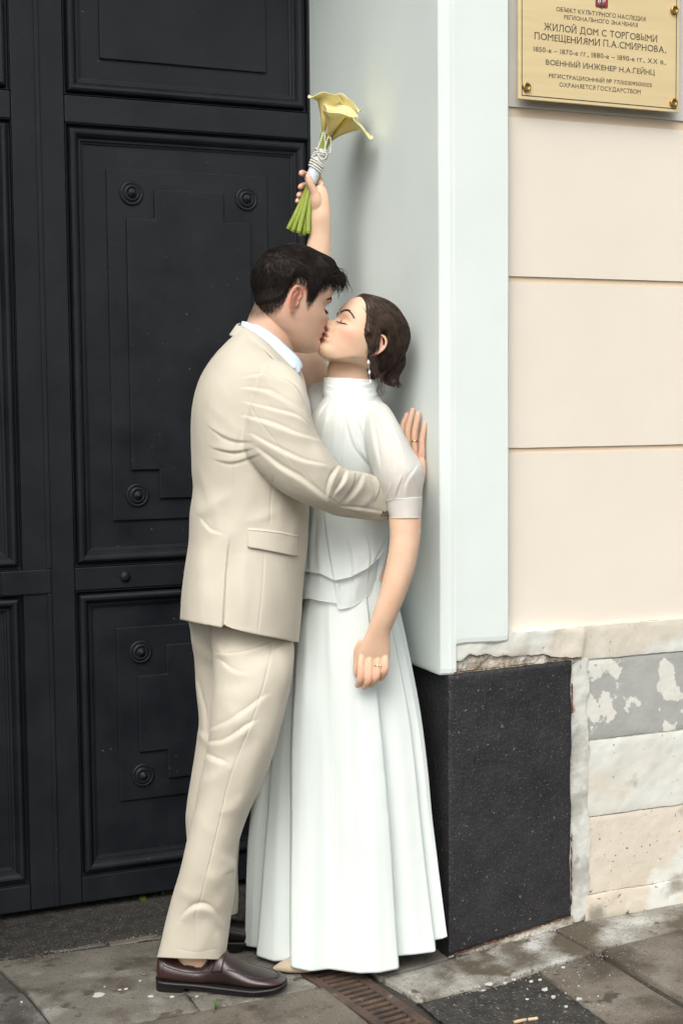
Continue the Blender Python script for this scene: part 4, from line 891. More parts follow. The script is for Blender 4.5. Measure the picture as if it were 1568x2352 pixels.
# ---- trousers
TF = [([(500, 1600), (545, 1650), (560, 1700)], 14, .003), ([(640, 1500), (655, 1540), (648, 1590)], 9, .004), ([(452, 1860), (470, 1900), (500, 1920)], 13, .003), ([(410, 2040), (440, 2060), (470, 2050)], 9, .003), ([(520, 2040), (505, 2075), (480, 2090)], 12, .003), ([(690, 1440), (660, 1475), (630, 1500)], 8, .005, -1), ([(499, 1504), (537, 1505), (583, 1496), (618, 1478)], 8, .010, 1), ([(505, 1520), (533, 1545), (566, 1552)], 9, .004, 1), ([(500, 1480), (512, 1500), (530, 1512)], 6, .006), ([(481, 1682), (526, 1667), (571, 1636), (612, 1600)], 12, .007, 1), ([(469, 1712), (518, 1708), (564, 1678), (585, 1660)], 11, .008, 1),
      ([(462, 1731), (492, 1750), (522, 1759)], 11, .005, 1), ([(436, 1815), (496, 1786), (545, 1748)], 12, .005), ([(500, 1868), (536, 1855), (560, 1822)], 9, .004), ([(504, 1966), (530, 1990), (536, 2000)], 9, .005), ([(469, 2008), (496, 2016), (530, 1986)], 13, .004),
      ([(420, 2114), (446, 2090), (478, 2090), (508, 2130)], 12, .008, 1), ([(455, 2110), (470, 2150), (450, 2190)], 12, .004), ([(560, 1560), (600, 1540), (650, 1500)], 14, .004), ([(500, 1590), (560, 1600), (620, 1560)], 16, .004), ([(495, 2140), (505, 2165), (512, 2190)], 6, .004),
      ([(626, 1475), (612, 1540), (596, 1600), (568, 1680), (530, 1780), (510, 1860), (486, 1960), (462, 2060), (448, 2110), (454, 2190)], 1.5, -.0016), ([(400, 2178), (450, 2186), (500, 2178)], 1.5, -.0008), ([(520, 1900), (500, 1960), (480, 2060)], 14, .003), ([(600, 1700), (570, 1790), (545, 1880)], 14, .004)]
tr, TV = cloth('trouser_leg', [(482, 1395, 655, 1415, 3.58, .08), (484, 1460, 672, 1483, 3.555, .090), (492, 1530, 667, 1560, 3.52, .096), (486, 1620, 649, 1650, 3.505, .094), (481, 1700, 628, 1725, 3.50, .09), (463, 1790, 600, 1800, 3.50, .082), (447, 1870, 567, 1868, 3.505, .076),
      (428, 1950, 543, 1950, 3.515, .074), (408, 2030, 538, 2030, 3.53, .074), (386, 2110, 527, 2112, 3.55, .070), (362, 2200, 514, 2204, 3.56, .062)], 400, 260, 2.2, TF, M_SUIT, man, clamp=False, wr=.0012)
tr.modifiers.new('thick', 'SOLIDIFY').thickness = 0.0025; tr.modifiers['thick'].offset = -1
tl, _ = cloth('trouser_leg', [(430, 1385, 660, 1425, 3.71, .095), (446, 1490, 660, 1490, 3.72, .095), (451, 1560, 640, 1560, 3.73, .09), (459, 1650, 615, 1650, 3.74, .085), (450, 1730, 595, 1725, 3.75, .08), (432, 1850, 566, 1850, 3.77, .075), (430, 1900, 552, 1900, 3.78, .072),
      (438, 1990, 544, 1985, 3.79, .07), (452, 2060, 545, 2055, 3.80, .07), (462, 2118, 544, 2098, 3.81, .07)], 200, 160, 2.2, [([(452, 1560), (470, 1640), (470, 1700)], 6, .006, 1), ([(455, 1680), (475, 1700), (490, 1720)], 6, .006), ([(470, 1440), (462, 1560), (470, 1650)], 1.5, -.001), ([(440, 1460), (470, 1500), (500, 1520)], 8, .006)], M_SUIT, man, clamp=False, wr=.0015)
tl.modifiers.new('thick', 'SOLIDIFY').thickness = 0.0025; tl.modifiers['thick'].offset = -1

# ---- loafers
def shoe(og, yaw, leather, parent):
    e = HR*math.cos(yaw)+HF*math.sin(yaw); lat = np.cross(ZZ, e); og = np.asarray(og, float)      # lat: away from the viewer
    S = np.array([(0.000, .040, .050, .006, 0), (.004, .026, .076, .022, 0), (.015, .022, .083, .031, 0), (.045, .020, .074, .034, 0), (.081, .017, .066, .034, .001), (.110, .015, .063, .034, .002), (.130, .014, .076, .035, .003), (.150, .013, .090, .037, .003), (.172, .013, .092, .040, .003),
                  (.201, .012, .073, .0445, .002), (.245, .013, .053, .048, 0), (.283, .017, .045, .045, -.003), (.304, .020, .040, .038, -.004), (.318, .025, .034, .026, -.005), (.3245, .028, .030, .008, -.005)])
    s_ = np.array([r[0] for r in S]); C = crom(S, 400)
    def surf(s, ph, off=0.0):
        r = [np.interp(s, C[:, 0], C[:, i]) for i in range(1, 5)]; zb, zt, w, l0 = r; c, q = np.cos(ph), np.sin(ph)
        zc, h = (zb+zt)/2, (zt-zb)/2+off; yy_ = sgnpow(c, .85)*(w+off)*(1-.16*np.maximum(q, 0)); zz_ = zc+h*sgnpow(q, .85)
        return og+e*s+lat*(l0+yy_)+ZZ*zz_
    ss = np.concatenate([np.linspace(0, .02, 12), np.linspace(.024, .30, 70), np.linspace(.303, .3245, 14)]); ph = np.arange(64)*2*math.pi/64
    V = np.concatenate([[surf(s, a) for a in ph] for s in ss]); up_ = obj('shoe', V, gridfaces(len(ss), 64, True, True, True), leather, parent)
    # sole with heel
    out = [(-.003, 0.004), (.004, .026), (.018, .034), (.05, .037), (.08, .0365), (.12, .037), (.16, .041), (.20, .047), (.245, .0505), (.28, .0475), (.305, .040), (.322, .026), (.3285, .006)]
    O = crom(out, 60); Vs = []
    def solerow(z0f, zof, ins=0.0):
        row = []
        for sg in (-1, 1):
            oo = O if sg < 0 else O[::-1]
            for s, w in oo: row.append(og+e*s+lat*(sg*max(.001, w-ins)+np.interp(s, [.0, .2, .33], [0, .002, -.005]))+ZZ*(z0f(s)))
        return row
    topz = lambda s: np.interp(s, [0, .08, .16, .25, .30, .33], [.027, .023, .018, .0155, .021, .027]); midz = lambda s: topz(s)-.005
    botz = lambda s: np.interp(s, [0, .0735, .0745, .12, .18, .25, .29, .33], [.0, .0, .012, .008, .001, .0005, .005, .017])
    R = [solerow(topz, 0, .006), solerow(topz, 0, -.0005), solerow(midz, 0, -.001), solerow(lambda s: midz(s)-.001, 0, .0008), solerow(lambda s: min(midz(s)-.0015, botz(s)+.001), 0, .0008), solerow(botz, 0, .0015), solerow(botz, 0, .012)]
    V = np.concatenate([np.array(r) for r in R]); fixn(obj('sole', V, gridfaces(len(R), 120, True, True, True), M_SOLE, up_, True))
    # strap across the vamp
    a0, a1 = math.radians(176), math.radians(4); V = []
    for ph_ in np.linspace(a0, a1, 50):
        k = abs((ph_-math.pi/2)/(math.pi/2)); mid = .168-.012*k**1.5; wd = .010+.004*k**2
        for t in np.linspace(-1, 1, 9): V.append(surf(mid+wd*t, ph_*1.0, .0025*(1-.4*t**4)))
    V = [v for v in V]; st_ = obj('strap', np.array(V), gridfaces(50, 9, False), leather, up_); m = st_.modifiers.new('t', 'SOLIDIFY'); m.thickness = .0025; m.offset = 0
    # apron seam and topline
    seam = [surf(s, math.radians(a)) for s, a in ((.184, 160), (.21, 150), (.25, 143), (.28, 135), (.300, 120), (.309, 92), (.300, 60), (.28, 45), (.25, 37), (.21, 30), (.184, 20))]
    g_ = Geo(); g_.add(*tube(seam, .0016, 6, 90)); g_.add(*tube([surf(s, math.radians(a), .0005) for s, a in ((.012, 120), (.02, 150), (.05, 158), (.09, 160), (.13, 168), (.152, 176))], .0014, 6, 60))
    g_.add(*tube([surf(s, math.radians(a), .0005) for s, a in ((.018, 120), (.022, 170), (.022, 215), (.020, 235))], .0009, 6, 30))
    g_.add(*tube([surf(s, math.radians(a), .001) for s, a in ((.152, 178), (.135, 150), (.1335, 115), (.137, 90), (.1335, 65), (.152, 20))], .0018, 6, 60))
    V, F = g_.all(); obj('stitching', V, F, M_LEATHB, up_)
    return up_
h0 = PL(357, 2281, 2, 0.0)
shoe(h0+HF*.036, math.radians(-5), M_LEATH, man)
# skin and lining showing between hem and tongue
V, F = sphere(h0+HF*.034+HR*.092+ZZ*.060, 1, 20, (.030, .028, .022)); fo = obj('shoe_lining', V, F, M_LEATHB, man)
V, F = ribs([(408, 2140, 455, 2140, 3.555, .024), (406, 2180, 468, 2183, 3.555, .026), (410, 2205, 480, 2208, 3.555, .026), (420, 2224, 484, 2222, 3.555, .022)], 30, 40, 2.0); obj('ankle', V, F, M_SKINM, man)
h1 = PL(500, 2190, 2, 0.0)
shoe(h1+HF*.04-HR*.01, math.radians(3), M_LEATHB, man)  # far loafer of the brown pair, its shade put into black leather
# wedding ring
rc = P(952, 1013.5, HZ['r']+.0005); ax = P(952, 1000, HZ['r'])-P(952.5, 1029, HZ['r']); ax /= np.linalg.norm(ax)
V = []; 
V, F = lathe([(.0089, -.0026), (.0099, -.0024), (.0103, 0), (.0099, .0024), (.0089, .0026)], rc, ax, 32); F = gridfaces(5, 32); obj('ring', V, F, M_GOLD, man)
# ================================================================== THE WOMAN
M_SATIN = mat('white_skirt_crepe', (0.755, 0.82, 0.795), (0.775, 0.835, 0.81), rough=0.75, nscale=4, bump=0.10, bscale=500, spec=0.15, sheen=0.1, bump2=[(22, 0.08, 3)], bdist=0.002, trans=0.12)
M_ORG = mat('white_organza', (0.82, 0.875, 0.855), (0.83, 0.88, 0.86), rough=0.6, bump=0.05, bscale=500, spec=0.3, trans=0.25, alpha=0.90, bdist=0.002)
M_ORG2 = mat('sheer_organza', (0.82, 0.875, 0.855), (0.83, 0.88, 0.86), rough=0.6, bump=0.05, bscale=500, spec=0.3, trans=0.25, alpha=0.72, bdist=0.002)
M_ORG3 = mat('organza_underlayer', (0.82, 0.875, 0.855), (0.83, 0.88, 0.86), rough=0.6, bump=0.05, bscale=500, spec=0.3, trans=0.25, alpha=0.78, bdist=0.002)
M_CAMI = mat('white_camisole', (0.83, 0.88, 0.86), rough=0.6, bump=0.05)
M_PEARL = mat('pearl', (0.78, 0.74, 0.66), rough=0.18, coat=0.6, spec=0.7); M_SILVER = mat('silver', (0.75, 0.74, 0.72), rough=0.2, metal=1.0)
M_PUMP = mat('beige_pump', (0.50, 0.41, 0.30), rough=0.45)
wom = thing('person', (*P(790, 2200, 3.75)[:2], 0), 'dark-haired woman in white blouse and long white skirt, head tilted back for the kiss', 'person')
wh = Head(827, 798, 3.676, 18, 39, -6, -1, .985, True)
B = Geo()
hpF, hfF, _, _ = headgrid(True); B.add(wh.w(hpF), hfF)
for sd_ in (1, -1): V, F = earparts(sd_); B.add(wh.w(V), F)
V, F = ribs([(772, 806, 885, 822, 3.705, .037), (753, 838, 868, 848, 3.713, .042), (749, 872, 862, 880, 3.715, .048), (744, 910, 870, 912, 3.72, .058), (722, 945, 884, 945, 3.725, .10), (712, 985, 893, 985, 3.735, .13), (710, 1050, 893, 1050, 3.74, .125), (715, 1150, 885, 1150, 3.74, .105), (712, 1250, 890, 1250, 3.75, .115), (712, 1340, 900, 1340, 3.75, .12)], 90, 60, 2.2); B.add(V, F)
B.add(*tube([P(760, 1330, 3.75), P(755, 1700, 3.72), P(740, 2000, 3.70), P(735, 2150, 3.69), P(730, 2205, 3.69)], [.07, .055, .045, .035, .03], 14, 60))
# near arm
V, F = ribs([(838, 935, 882, 930, 3.66, .035), (846, 985, 908, 965, 3.60, .045), (862, 1050, 932, 1030, 3.57, .044), (878, 1110, 955, 1100, 3.555, .042), (890, 1160, 966, 1155, 3.55, .041), (893, 1200, 967, 1200, 3.545, .040), (894, 1245, 964, 1245, 3.54, .039), (886, 1298, 954, 1302, 3.535, .038), (875, 1345, 938, 1352, 3.533, .036),
           (863, 1385, 921, 1394, 3.533, .032), (852, 1420, 906, 1430, 3.535, .027), (843, 1448, 897, 1452, 3.54, .023), (833, 1470, 896, 1474, 3.545, .020), (823, 1494, 896, 1498, 3.55, .017), (823, 1510, 894, 1512, 3.553, .0138), (827, 1523, 892, 1523, 3.553, .009)], 150, 40, 2.1); B.add(V, F)
nails = []
for pts, r in (([(834, 1490), (829, 1519), (828, 1556), (824, 1568), (820.5, 1575)], [.0098, .0100, .0094, .0082, .0071]),
               ([(850, 1490), (848, 1521), (847, 1560), (841, 1571), (835, 1578.5)], [.0098, .0101, .0094, .0082, .0071]),
               ([(866, 1490), (867, 1520), (866, 1552), (859, 1565), (851, 1575)], [.0098, .0098, .0091, .0080, .0069]),
               ([(882, 1490), (884, 1514), (885, 1538), (880, 1551), (874, 1560)], [.0092, .0093, .0084, .0073, .0063])):
    zz_ = [3.556, 3.546, 3.541, 3.552, 3.562]; q = [P(x, y, z) for (x, y), z in zip(pts, zz_)]; finger(B, q, r); nails.append((q[-1]-HF*r[-1]*.6-ZZ*.004, .0055))
q = [P(833, 1475, 3.56), P(822, 1494, 3.565), P(819.5, 1520, 3.57), P(817.5, 1536, 3.572), P(816.5, 1546, 3.575)]; finger(B, q, [.013, .0105, .0095, .0088, .0075]); nails.append((q[-1]-HR*.004-HF*.003, .006))
# raised far arm
BZ = 3.90
V, F = ribs([(700, 935, 768, 905, 3.80, .045), (690, 880, 758, 868, 3.84, .045), (676, 830, 748, 820, 3.87, .043), (668, 770, 738, 765, 3.90, .040), (668, 715, 738, 710, 3.92, .040), (680, 665, 750, 668, 3.925, .040), (694, 615, 757, 618, 3.92, .037), (703, 570, 759, 572, 3.915, .033),
           (709, 535, 760, 533, 3.91, .028), (712.5, 500, 759, 492, BZ, .023), (714, 475, 757, 466, BZ, .020), (718, 452, 753, 444, BZ+.002, .016), (724, 432, 746, 428, BZ+.005, .010)], 110, 36, 2.1); B.add(V, F)
# hand round the stems: palm mass, thumb over the front, fingers curled from behind
B.add(*tube([P(736, 530, BZ+.006), P(736, 505, BZ+.003), P(737, 488, BZ), P(736, 468, BZ+.002), P(735, 448, BZ+.003), P(732, 428, BZ+.008)], [.017, .020, .0222, .0238, .0215, .014], 16, 34, flat=.8, up=HF))
B.add(*tube([P(731, 508, BZ+.002), P(728, 485, BZ-.003), P(726, 462, BZ-.012), P(722, 442, BZ-.016)], [.011, .0145, .0165, .0125], 14, 24))
q = [P(728, 462, BZ-.012), P(719.5, 438, BZ-.020), P(711.5, 420, BZ-.026), P(708.5, 408, BZ-.027), P(708, 403.5, BZ-.0265)]; finger(B, q, [.0135, .0112, .0102, .0092, .0080]); nails.append((P(709.2, 403, BZ-.036), .0068))
fy = [(428, 402, 396, 690), (438, 424, 427, 688), (448, 444, 446, 684.5), (458, 458, 459.5, 681)]
for i, (yb, ym, yt, xt) in enumerate(fy):
    r = [.0105, .0095, .009, .0082, .0074] if i < 3 else [.009, .0082, .0078, .0070, .0064]
    q = [P(738-i*1, yb, BZ+.012), P(725-i*3, ym-3, BZ+.029), P(706-i*4, ym, BZ+.029), P(xt+4, yt, BZ+.014), P(xt+1.5, yt+2, BZ-.001)]
    finger(B, q, r); nails.append((q[-1]-HF*r[-1]*.95, .0058))
bodyF, co = remesh('body', B, 0.0018, M_SKINF, wom, 5)
co = wallclamp(co, .001); setco(bodyF, co)
p, hd, ay = paint_head(bodyF, co, wh)
x, y, z = p.T; near_head = np.linalg.norm(p-[0, 0, .03], axis=1) < .17
ZHF = [(-.12, -.07), (-.085, -.065), (-.06, -.05), (-.042, -.03), (-.030, .010), (-.018, .034), (0, .032), (.012, .018), (.022, .004), (.032, .012), (.045, .036), (.058, .058), (.070, .077), (.082, .094), (.092, .106), (.12, .12)]
def hz_f(x): return I(ZHF, x)
attr(bodyF, 'stubble', sstep((z-hz_f(x))/.008)*near_head*(~((ay > .0700) & (x < .018) & (x > -.052) & (z < .042))))
nl = np.zeros(len(co))
for c, r in nails: nl = np.maximum(nl, sstep((r-np.linalg.norm(co-c, axis=1))/.0015))
attr(bodyF, 'nail', nl)
earm = (ay > .068) & (x < .016) & (x > -.05) & (z > -.04) & (z < .040)
kn = np.zeros(len(co))
for (a, b_) in ((828, 1556), (847, 1560), (866, 1553), (888, 1540)): kn = np.maximum(kn, g2(np.linalg.norm(co-P(a, b_, 3.535), axis=1), .012))
tipf = np.zeros(len(co))
for (a, b_) in ((690, 398), (688, 427), (684, 447), (681, 460), (708, 405)): tipf = np.maximum(tipf, g2(np.linalg.norm(co-P(a, b_, BZ), axis=1), .03))
attr(bodyF, 'blush', near_head*(.55*g2(x-.07, .03)*g2(z+.012, .022)*g2(ay-.050, .022)*(x > .02)+.5*earm+.3*g2(z-.022, .008)*g2(ay-.03, .015)*(x > .06))+.55*kn+.6*tipf)
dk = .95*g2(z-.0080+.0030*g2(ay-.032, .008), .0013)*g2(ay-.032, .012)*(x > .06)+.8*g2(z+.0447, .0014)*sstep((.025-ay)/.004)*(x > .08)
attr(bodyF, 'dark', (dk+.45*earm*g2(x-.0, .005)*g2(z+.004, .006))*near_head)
wb = bvh_of(wh, hpF, hfF)
WB_PTS = [(.011, .0345), (.022, .0395), (.035, .0425), (.046, .0385), (.053, .031)]
brow(wh, 1, M_HAIRF, wom, wb, WB_PTS, 330, .0065, 7, .0006, .0036); brow(wh, -1, M_HAIRF, wom, wb, WB_PTS, 330, .0065, 8, .0006, .0036)
lashes(wh, 1, wb, M_HAIRM, wom, 3, .010); lashes(wh, -1, wb, M_HAIRM, wom, 4, .010)

# ---- her hair: pinned back into a low knot
def fem_thick(p):
    x, y, z = p[..., 0], p[..., 1], p[..., 2]; e = z-hz_f(x.ravel()).reshape(x.shape)
    t = .006+.008*sstep((.06-x)/.08)+.006*sstep((-x-.02)/.05)
    return t*sstep((e+.001)/.016), e
gpF, gfF, grF, gcF = headgrid(True, 120, 220, False); tk, e = fem_thick(gpF); rd = gpF-CEN; rd /= np.linalg.norm(rd, axis=1)[:, None]
ang = np.arctan2(gpF[:, 1], gpF[:, 2]-0.0)
cap = gpF+rd*(tk*(1+.10*np.sin(ang*46+3*noise(gpF, 20, 2)))+noise(gpF, 30, 5, 3)*.0015*sstep(tk/.008))[:, None]; m0 = tk < .0012; cap[m0] = gpF[m0]-rd[m0]*.006
hairF = bpy.data.objects.new('hair', None); scene.collection.objects.link(hairF); hairF.parent = wom
HG = Geo(); HG.add(wh.w(cap), gfF)
HG.add(*tube([P(882, 745, 3.70), P(896, 790, 3.71), P(898, 834, 3.712), P(893, 862, 3.705), P(907, 884, 3.69)], [.024, .030, .034, .025, .009], 20, 50))
V, F = sphere(P(893, 836, 3.708), .037, 20); HG.add(V, F)
hm, hco = remesh('hair_mass', HG, .0030, M_HAIRF, hairF, 2); hco = wallclamp(hco, .003)
n = len(hco); Nn = np.empty(n*3); hm.data.vertices.foreach_get('normal', Nn); Nn = Nn.reshape(-1, 3)
hco = hco+Nn*(noise(hco*[1.4, 1.4, .6], 60, 3, 3)*.002)[:, None]; setco(hm, hco)
rs = np.random.RandomState(11); paths, rads = [], []; bund = np.array([-.84, 0.0, -.54])
KN = wh.l(P(893, 832, 3.715))
for k in range(3000):
    d = rs.normal(size=3); d /= np.linalg.norm(d)
    if rs.rand() < .5: d[1] = abs(d[1])
    p0 = skull(wb, d); t0, e0 = fem_thick(p0[None])
    if e0[0] < .0005: continue
    dd = d.copy(); pth = []; n = 13; tot = math.acos(np.clip(dd@bund, -1, 1)); ph0 = rs.rand()*6; wv = rs.uniform(.3, 1.0)*.0011; off = rs.uniform(.75, 1.18)
    ax_ = np.cross(dd, bund); 
    if np.linalg.norm(ax_) < 1e-3: continue
    ax_ /= np.linalg.norm(ax_); L = min(tot*.97, rs.uniform(.5, 1.5))
    for i in range(n):
        a = L*i/(n-1); v = dd*math.cos(a)+np.cross(ax_, dd)*math.sin(a)
        sag = .18*math.sin(a/max(tot, .2)*math.pi)*abs(dd[1]); v = v-np.array([0, 0, 1])*sag*.5; v /= np.linalg.norm(v)
        b0 = skull(wb, v); tt, _e = fem_thick(b0[None]); tt = max(tt[0], .003 if i else 0)
        pth.append(b0+v*(tt*off+.0008)+ax_*wv*math.sin(ph0+i*.9)*2)
    paths.append(wh.w(np.array(pth))); rads.append(.0007)
for k in range(900):      # strands sweeping over and round the knot
    u0, a0 = rs.rand(), rs.uniform(0, 2*math.pi); ctr = crom(np.array([P(882, 745, 3.70), P(896, 790, 3.71), P(898, 834, 3.712), P(893, 862, 3.705), P(907, 886, 3.69)]), 40); rr = crom(np.array([[.026], [.032], [.036], [.027], [.010]]), 40)[:, 0]
    i0 = int(u0*24); m = rs.randint(9, 16); pth = []
    for i in range(m):
        j = min(39, i0+int(i*1.3)); a = a0+i*.10; off = rr[j]*(1+.06*math.sin(i*.8+k)); pth.append(ctr[j]+off*(math.cos(a)*HR-math.sin(a)*HF*1.0))
    paths.append(np.array(pth)); rads.append(.00075)
def lock(pts, zs, n, spread, r, seed, curl=0.0, tail=1.0):
    r_ = np.random.RandomState(seed)
    for k in range(n):
        o_ = r_.normal(size=2)*spread; l = r_.uniform(.75, 1.0); m = 24; c = crom(np.array([(x, y, z) for (x, y), z in zip(pts, zs)], float), m)[:max(8, int(m*l))]
        ph0 = r_.uniform(0, .7); q = np.array([P(x+o_[0]*(1+.6*i/m*tail)+curl*math.sin(i*.75+ph0), y+o_[1]*.4, z+.0012*o_[1]) for i, (x, y, z) in enumerate(c)]); paths.append(q); rads.append(r)
ZL = 3.605
lock([(838, 705), (853, 728), (860, 755), (862, 780), (853, 800), (849, 818)], [3.63, 3.615, 3.608, 3.603, 3.60, 3.60], 130, 3.2, .0007, 1, 1.6)
lock([(862, 770), (852, 796), (847, 812), (852, 830), (849, 850)], [3.605, 3.60, 3.598, 3.598, 3.60], 45, 1.6, .0006, 2, 2.2)
lock([(866, 740), (868, 775), (867, 800), (858, 815), (860, 842), (866, 870), (868, 905)], [3.61, 3.607, 3.606, 3.605, 3.60, 3.60, 3.60], 30, 2.5, .0005, 3, 2.5, 3)
lock([(880, 850), (872, 875), (874, 900), (868, 915)], [3.66, 3.63, 3.61, 3.60], 30, 3, .0005, 4, 2.0, 3)
lock([(826, 692), (838, 686), (850, 688), (862, 694)], [3.66, 3.655, 3.65, 3.65], 60, 2.5, .0006, 5, .6)
lock([(905, 870), (915, 885), (911, 893)], [3.71, 3.70, 3.70], 30, 3, .0006, 6, .5)
V, F = strandmesh(paths, rads); V = wallclamp(V, .001); tag(obj('hair_strand', V, F, M_HAIRF, hairF), kind='stuff')
# earring
er = bpy.data.objects.new('earring', None); scene.collection.objects.link(er); er.parent = wom
eg = Geo().add(*tube([P(848, 812, 3.602), P(846, 830, 3.598), P(848, 856, 3.597), P(850, 880, 3.596)], .0006, 6, 40)); V, F = eg.all(); obj('chain', V, F, M_SILVER, er)
for (x_, y_, r_) in ((846, 831, .0042), (848, 854, .0036), (850, 876, .0042)):
    V, F = lathe([(.0002, 0), (r_*.55, -.003), (r_, -.0075), (r_*.8, -.0105), (.0003, -.012)], P(x_, y_-5, 3.596), (0, 0, 1), 14); obj('pearl', V, F, M_PEARL, er)

# ---- blouse
def hemmap(hx, hy, y0, ylast):
    def fn(V, nl, na):
        q = proj(V); h = np.interp(q[:, 0], hx, hy); k = np.clip((q[:, 1]-y0)/(ylast-y0), 0, None); ny = y0+k*(h-y0); dy = np.where(q[:, 1] > y0, ny-q[:, 1], 0); Z = (V-CAM)@FW
        V = V.copy(); V[:, 2] -= dy*Z/FPX; return V
    return fn
def hemcord(obj_, V, nl, na, r, mat_, parent, name='hem'):
    ring = V.reshape(nl, na, 3)[-1]; ring = np.concatenate([ring, ring[:1]]); Vt, Ft = tube(ring, r, 6); return obj(name, Vt, Ft, mat_, parent)
def noise_r(V, nl, na, amp, k, seed):          # gathers running down the cloth
    return V
TOPS = [(748, 906, 866, 908, 3.715, .062), (735, 922, 876, 920, 3.717, .088), (715, 950, 890, 945, 3.72, .128), (706, 985, 900, 985, 3.73, .150), (704, 1040, 906, 1050, 3.735, .150), (705, 1110, 905, 1120, 3.74, .132), (706, 1170, 902, 1180, 3.74, .126)]
BF1 = [([(705, 1240), (700, 1290), (698, 1345)], 7, .006, 1), ([(725, 1250), (722, 1300), (722, 1370)], 7, -.004), ([(800, 1230), (812, 1290), (815, 1380)], 8, .006, -1), ([(835, 1220), (845, 1280), (842, 1340)], 7, .005, 1), ([(862, 1200), (868, 1250), (868, 1300)], 7, -.004), ([(762, 920), (750, 960), (738, 1010)], 5, .005, 1), ([(778, 920), (772, 970), (764, 1030)], 5, .005, 1), ([(795, 920), (800, 970), (815, 1020), (840, 1060)], 6, .006, -1), ([(812, 920), (824, 960), (850, 1030), (880, 1070)], 6, .007, -1), ([(830, 920), (848, 960), (872, 1010)], 5, .005, -1), ([(785, 925), (785, 1000), (780, 1080)], 6, .004, 1), ([(755, 918), (735, 945), (722, 975)], 4, .004, 1),
       ([(905, 1085), (870, 1075), (840, 1050), (820, 1010)], 8, .007, 1), ([(745, 1165), (753, 1230), (769, 1331), (779, 1400)], 6, .007, -1), ([(800, 1200), (815, 1260), (830, 1310)], 12, .003), ([(722, 1180), (716, 1240), (712, 1310)], 9, .005, 1), ([(880, 1200), (850, 1240), (820, 1290)], 10, .004), ([(890, 1215), (870, 1260), (850, 1300)], 8, .004, 1), ([(735, 1200), (733, 1260), (738, 1320)], 8, .004)]
l1 = TOPS+[(703, 1240, 900, 1240, 3.745, .132), (694, 1300, 893, 1300, 3.745, .150), (688, 1340, 892, 1340, 3.745, .162)]
l2 = [(708, 1150, 900, 1150, 3.745, .112), (706, 1230, 897, 1230, 3.745, .118), (697, 1300, 888, 1300, 3.747, .136), (689, 1350, 882, 1350, 3.748, .150), (685, 1400, 876, 1400, 3.748, .158)]
hx1 = [685, 691, 710, 734, 759, 769, 775, 808, 841, 870, 888, 905]; hy1 = [1309, 1310, 1313, 1316, 1328, 1334, 1332, 1324, 1306, 1282, 1257, 1240]
hx2 = [680, 687, 710, 738, 775, 777, 781, 808, 833, 853, 870, 890]; hy2 = [1375, 1376, 1374, 1380, 1385, 1399, 1399, 1394, 1378, 1358, 1335, 1310]
cm, _ = cloth('camisole', [(712, 1004, 892, 1004, 3.737, .139), (710, 1050, 896, 1050, 3.74, .137), (714, 1130, 892, 1130, 3.74, .118), (712, 1250, 890, 1250, 3.745, .118), (705, 1345, 896, 1345, 3.75, .126)], 100, 120, 2.2, [], M_CAMI, wom, nz_amp=.0005)
for x0_, x1_ in ((757, 752), (828, 838)): V, F = tube([P(x0_, 1008, 3.60), P((x0_+x1_)/2, 970, 3.605), P(x1_, 935, 3.64)], .0035, 6, 20, flat=.4); obj('strap', V, F, M_CAMI, cm)
b2, V2_ = cloth('blouse_underlayer', l2, 150, 240, 2.2, [f for f in BF1 if f[0][-1][1] > 1280]+[([(700, 1330), (705, 1380)], 8, .004), ([(840, 1300), (820, 1340), (800, 1390)], 9, .004)], M_ORG3, wom, nz_amp=.002, wr=.002, fn=hemmap(hx2, hy2, 1160, 1400))
hemcord(b2, V2_, 150, 240, .0006, M_CAMI, b2)
b1, V1_ = cloth('blouse', l1, 240, 300, 2.2, BF1, M_ORG, wom, nz_amp=.001, wr=.0014, fn=hemmap(hx1, hy1, 1160, 1340))
hemcord(b1, V1_, 240, 300, .0006, M_CAMI, b1)
cl, CV = cloth('blouse_collar', [(745, 866, 862, 872, 3.715, .054), (744, 880, 863, 884, 3.716, .056), (743.5, 900, 865, 902, 3.717, .059), (745, 917, 868, 917, 3.716, .064)], 50, 160, 2.1,
      [([(745, 884), (790, 890), (862, 878)], 3.5, .0028, 1), ([(746, 900), (800, 904), (862, 892)], 3.5, .0024, 1), ([(800, 870), (830, 880), (862, 884)], 3, .0024, 1)], M_CAMI, wom, nz_amp=.0006)
cl.modifiers.new('t', 'SOLIDIFY').thickness = .002
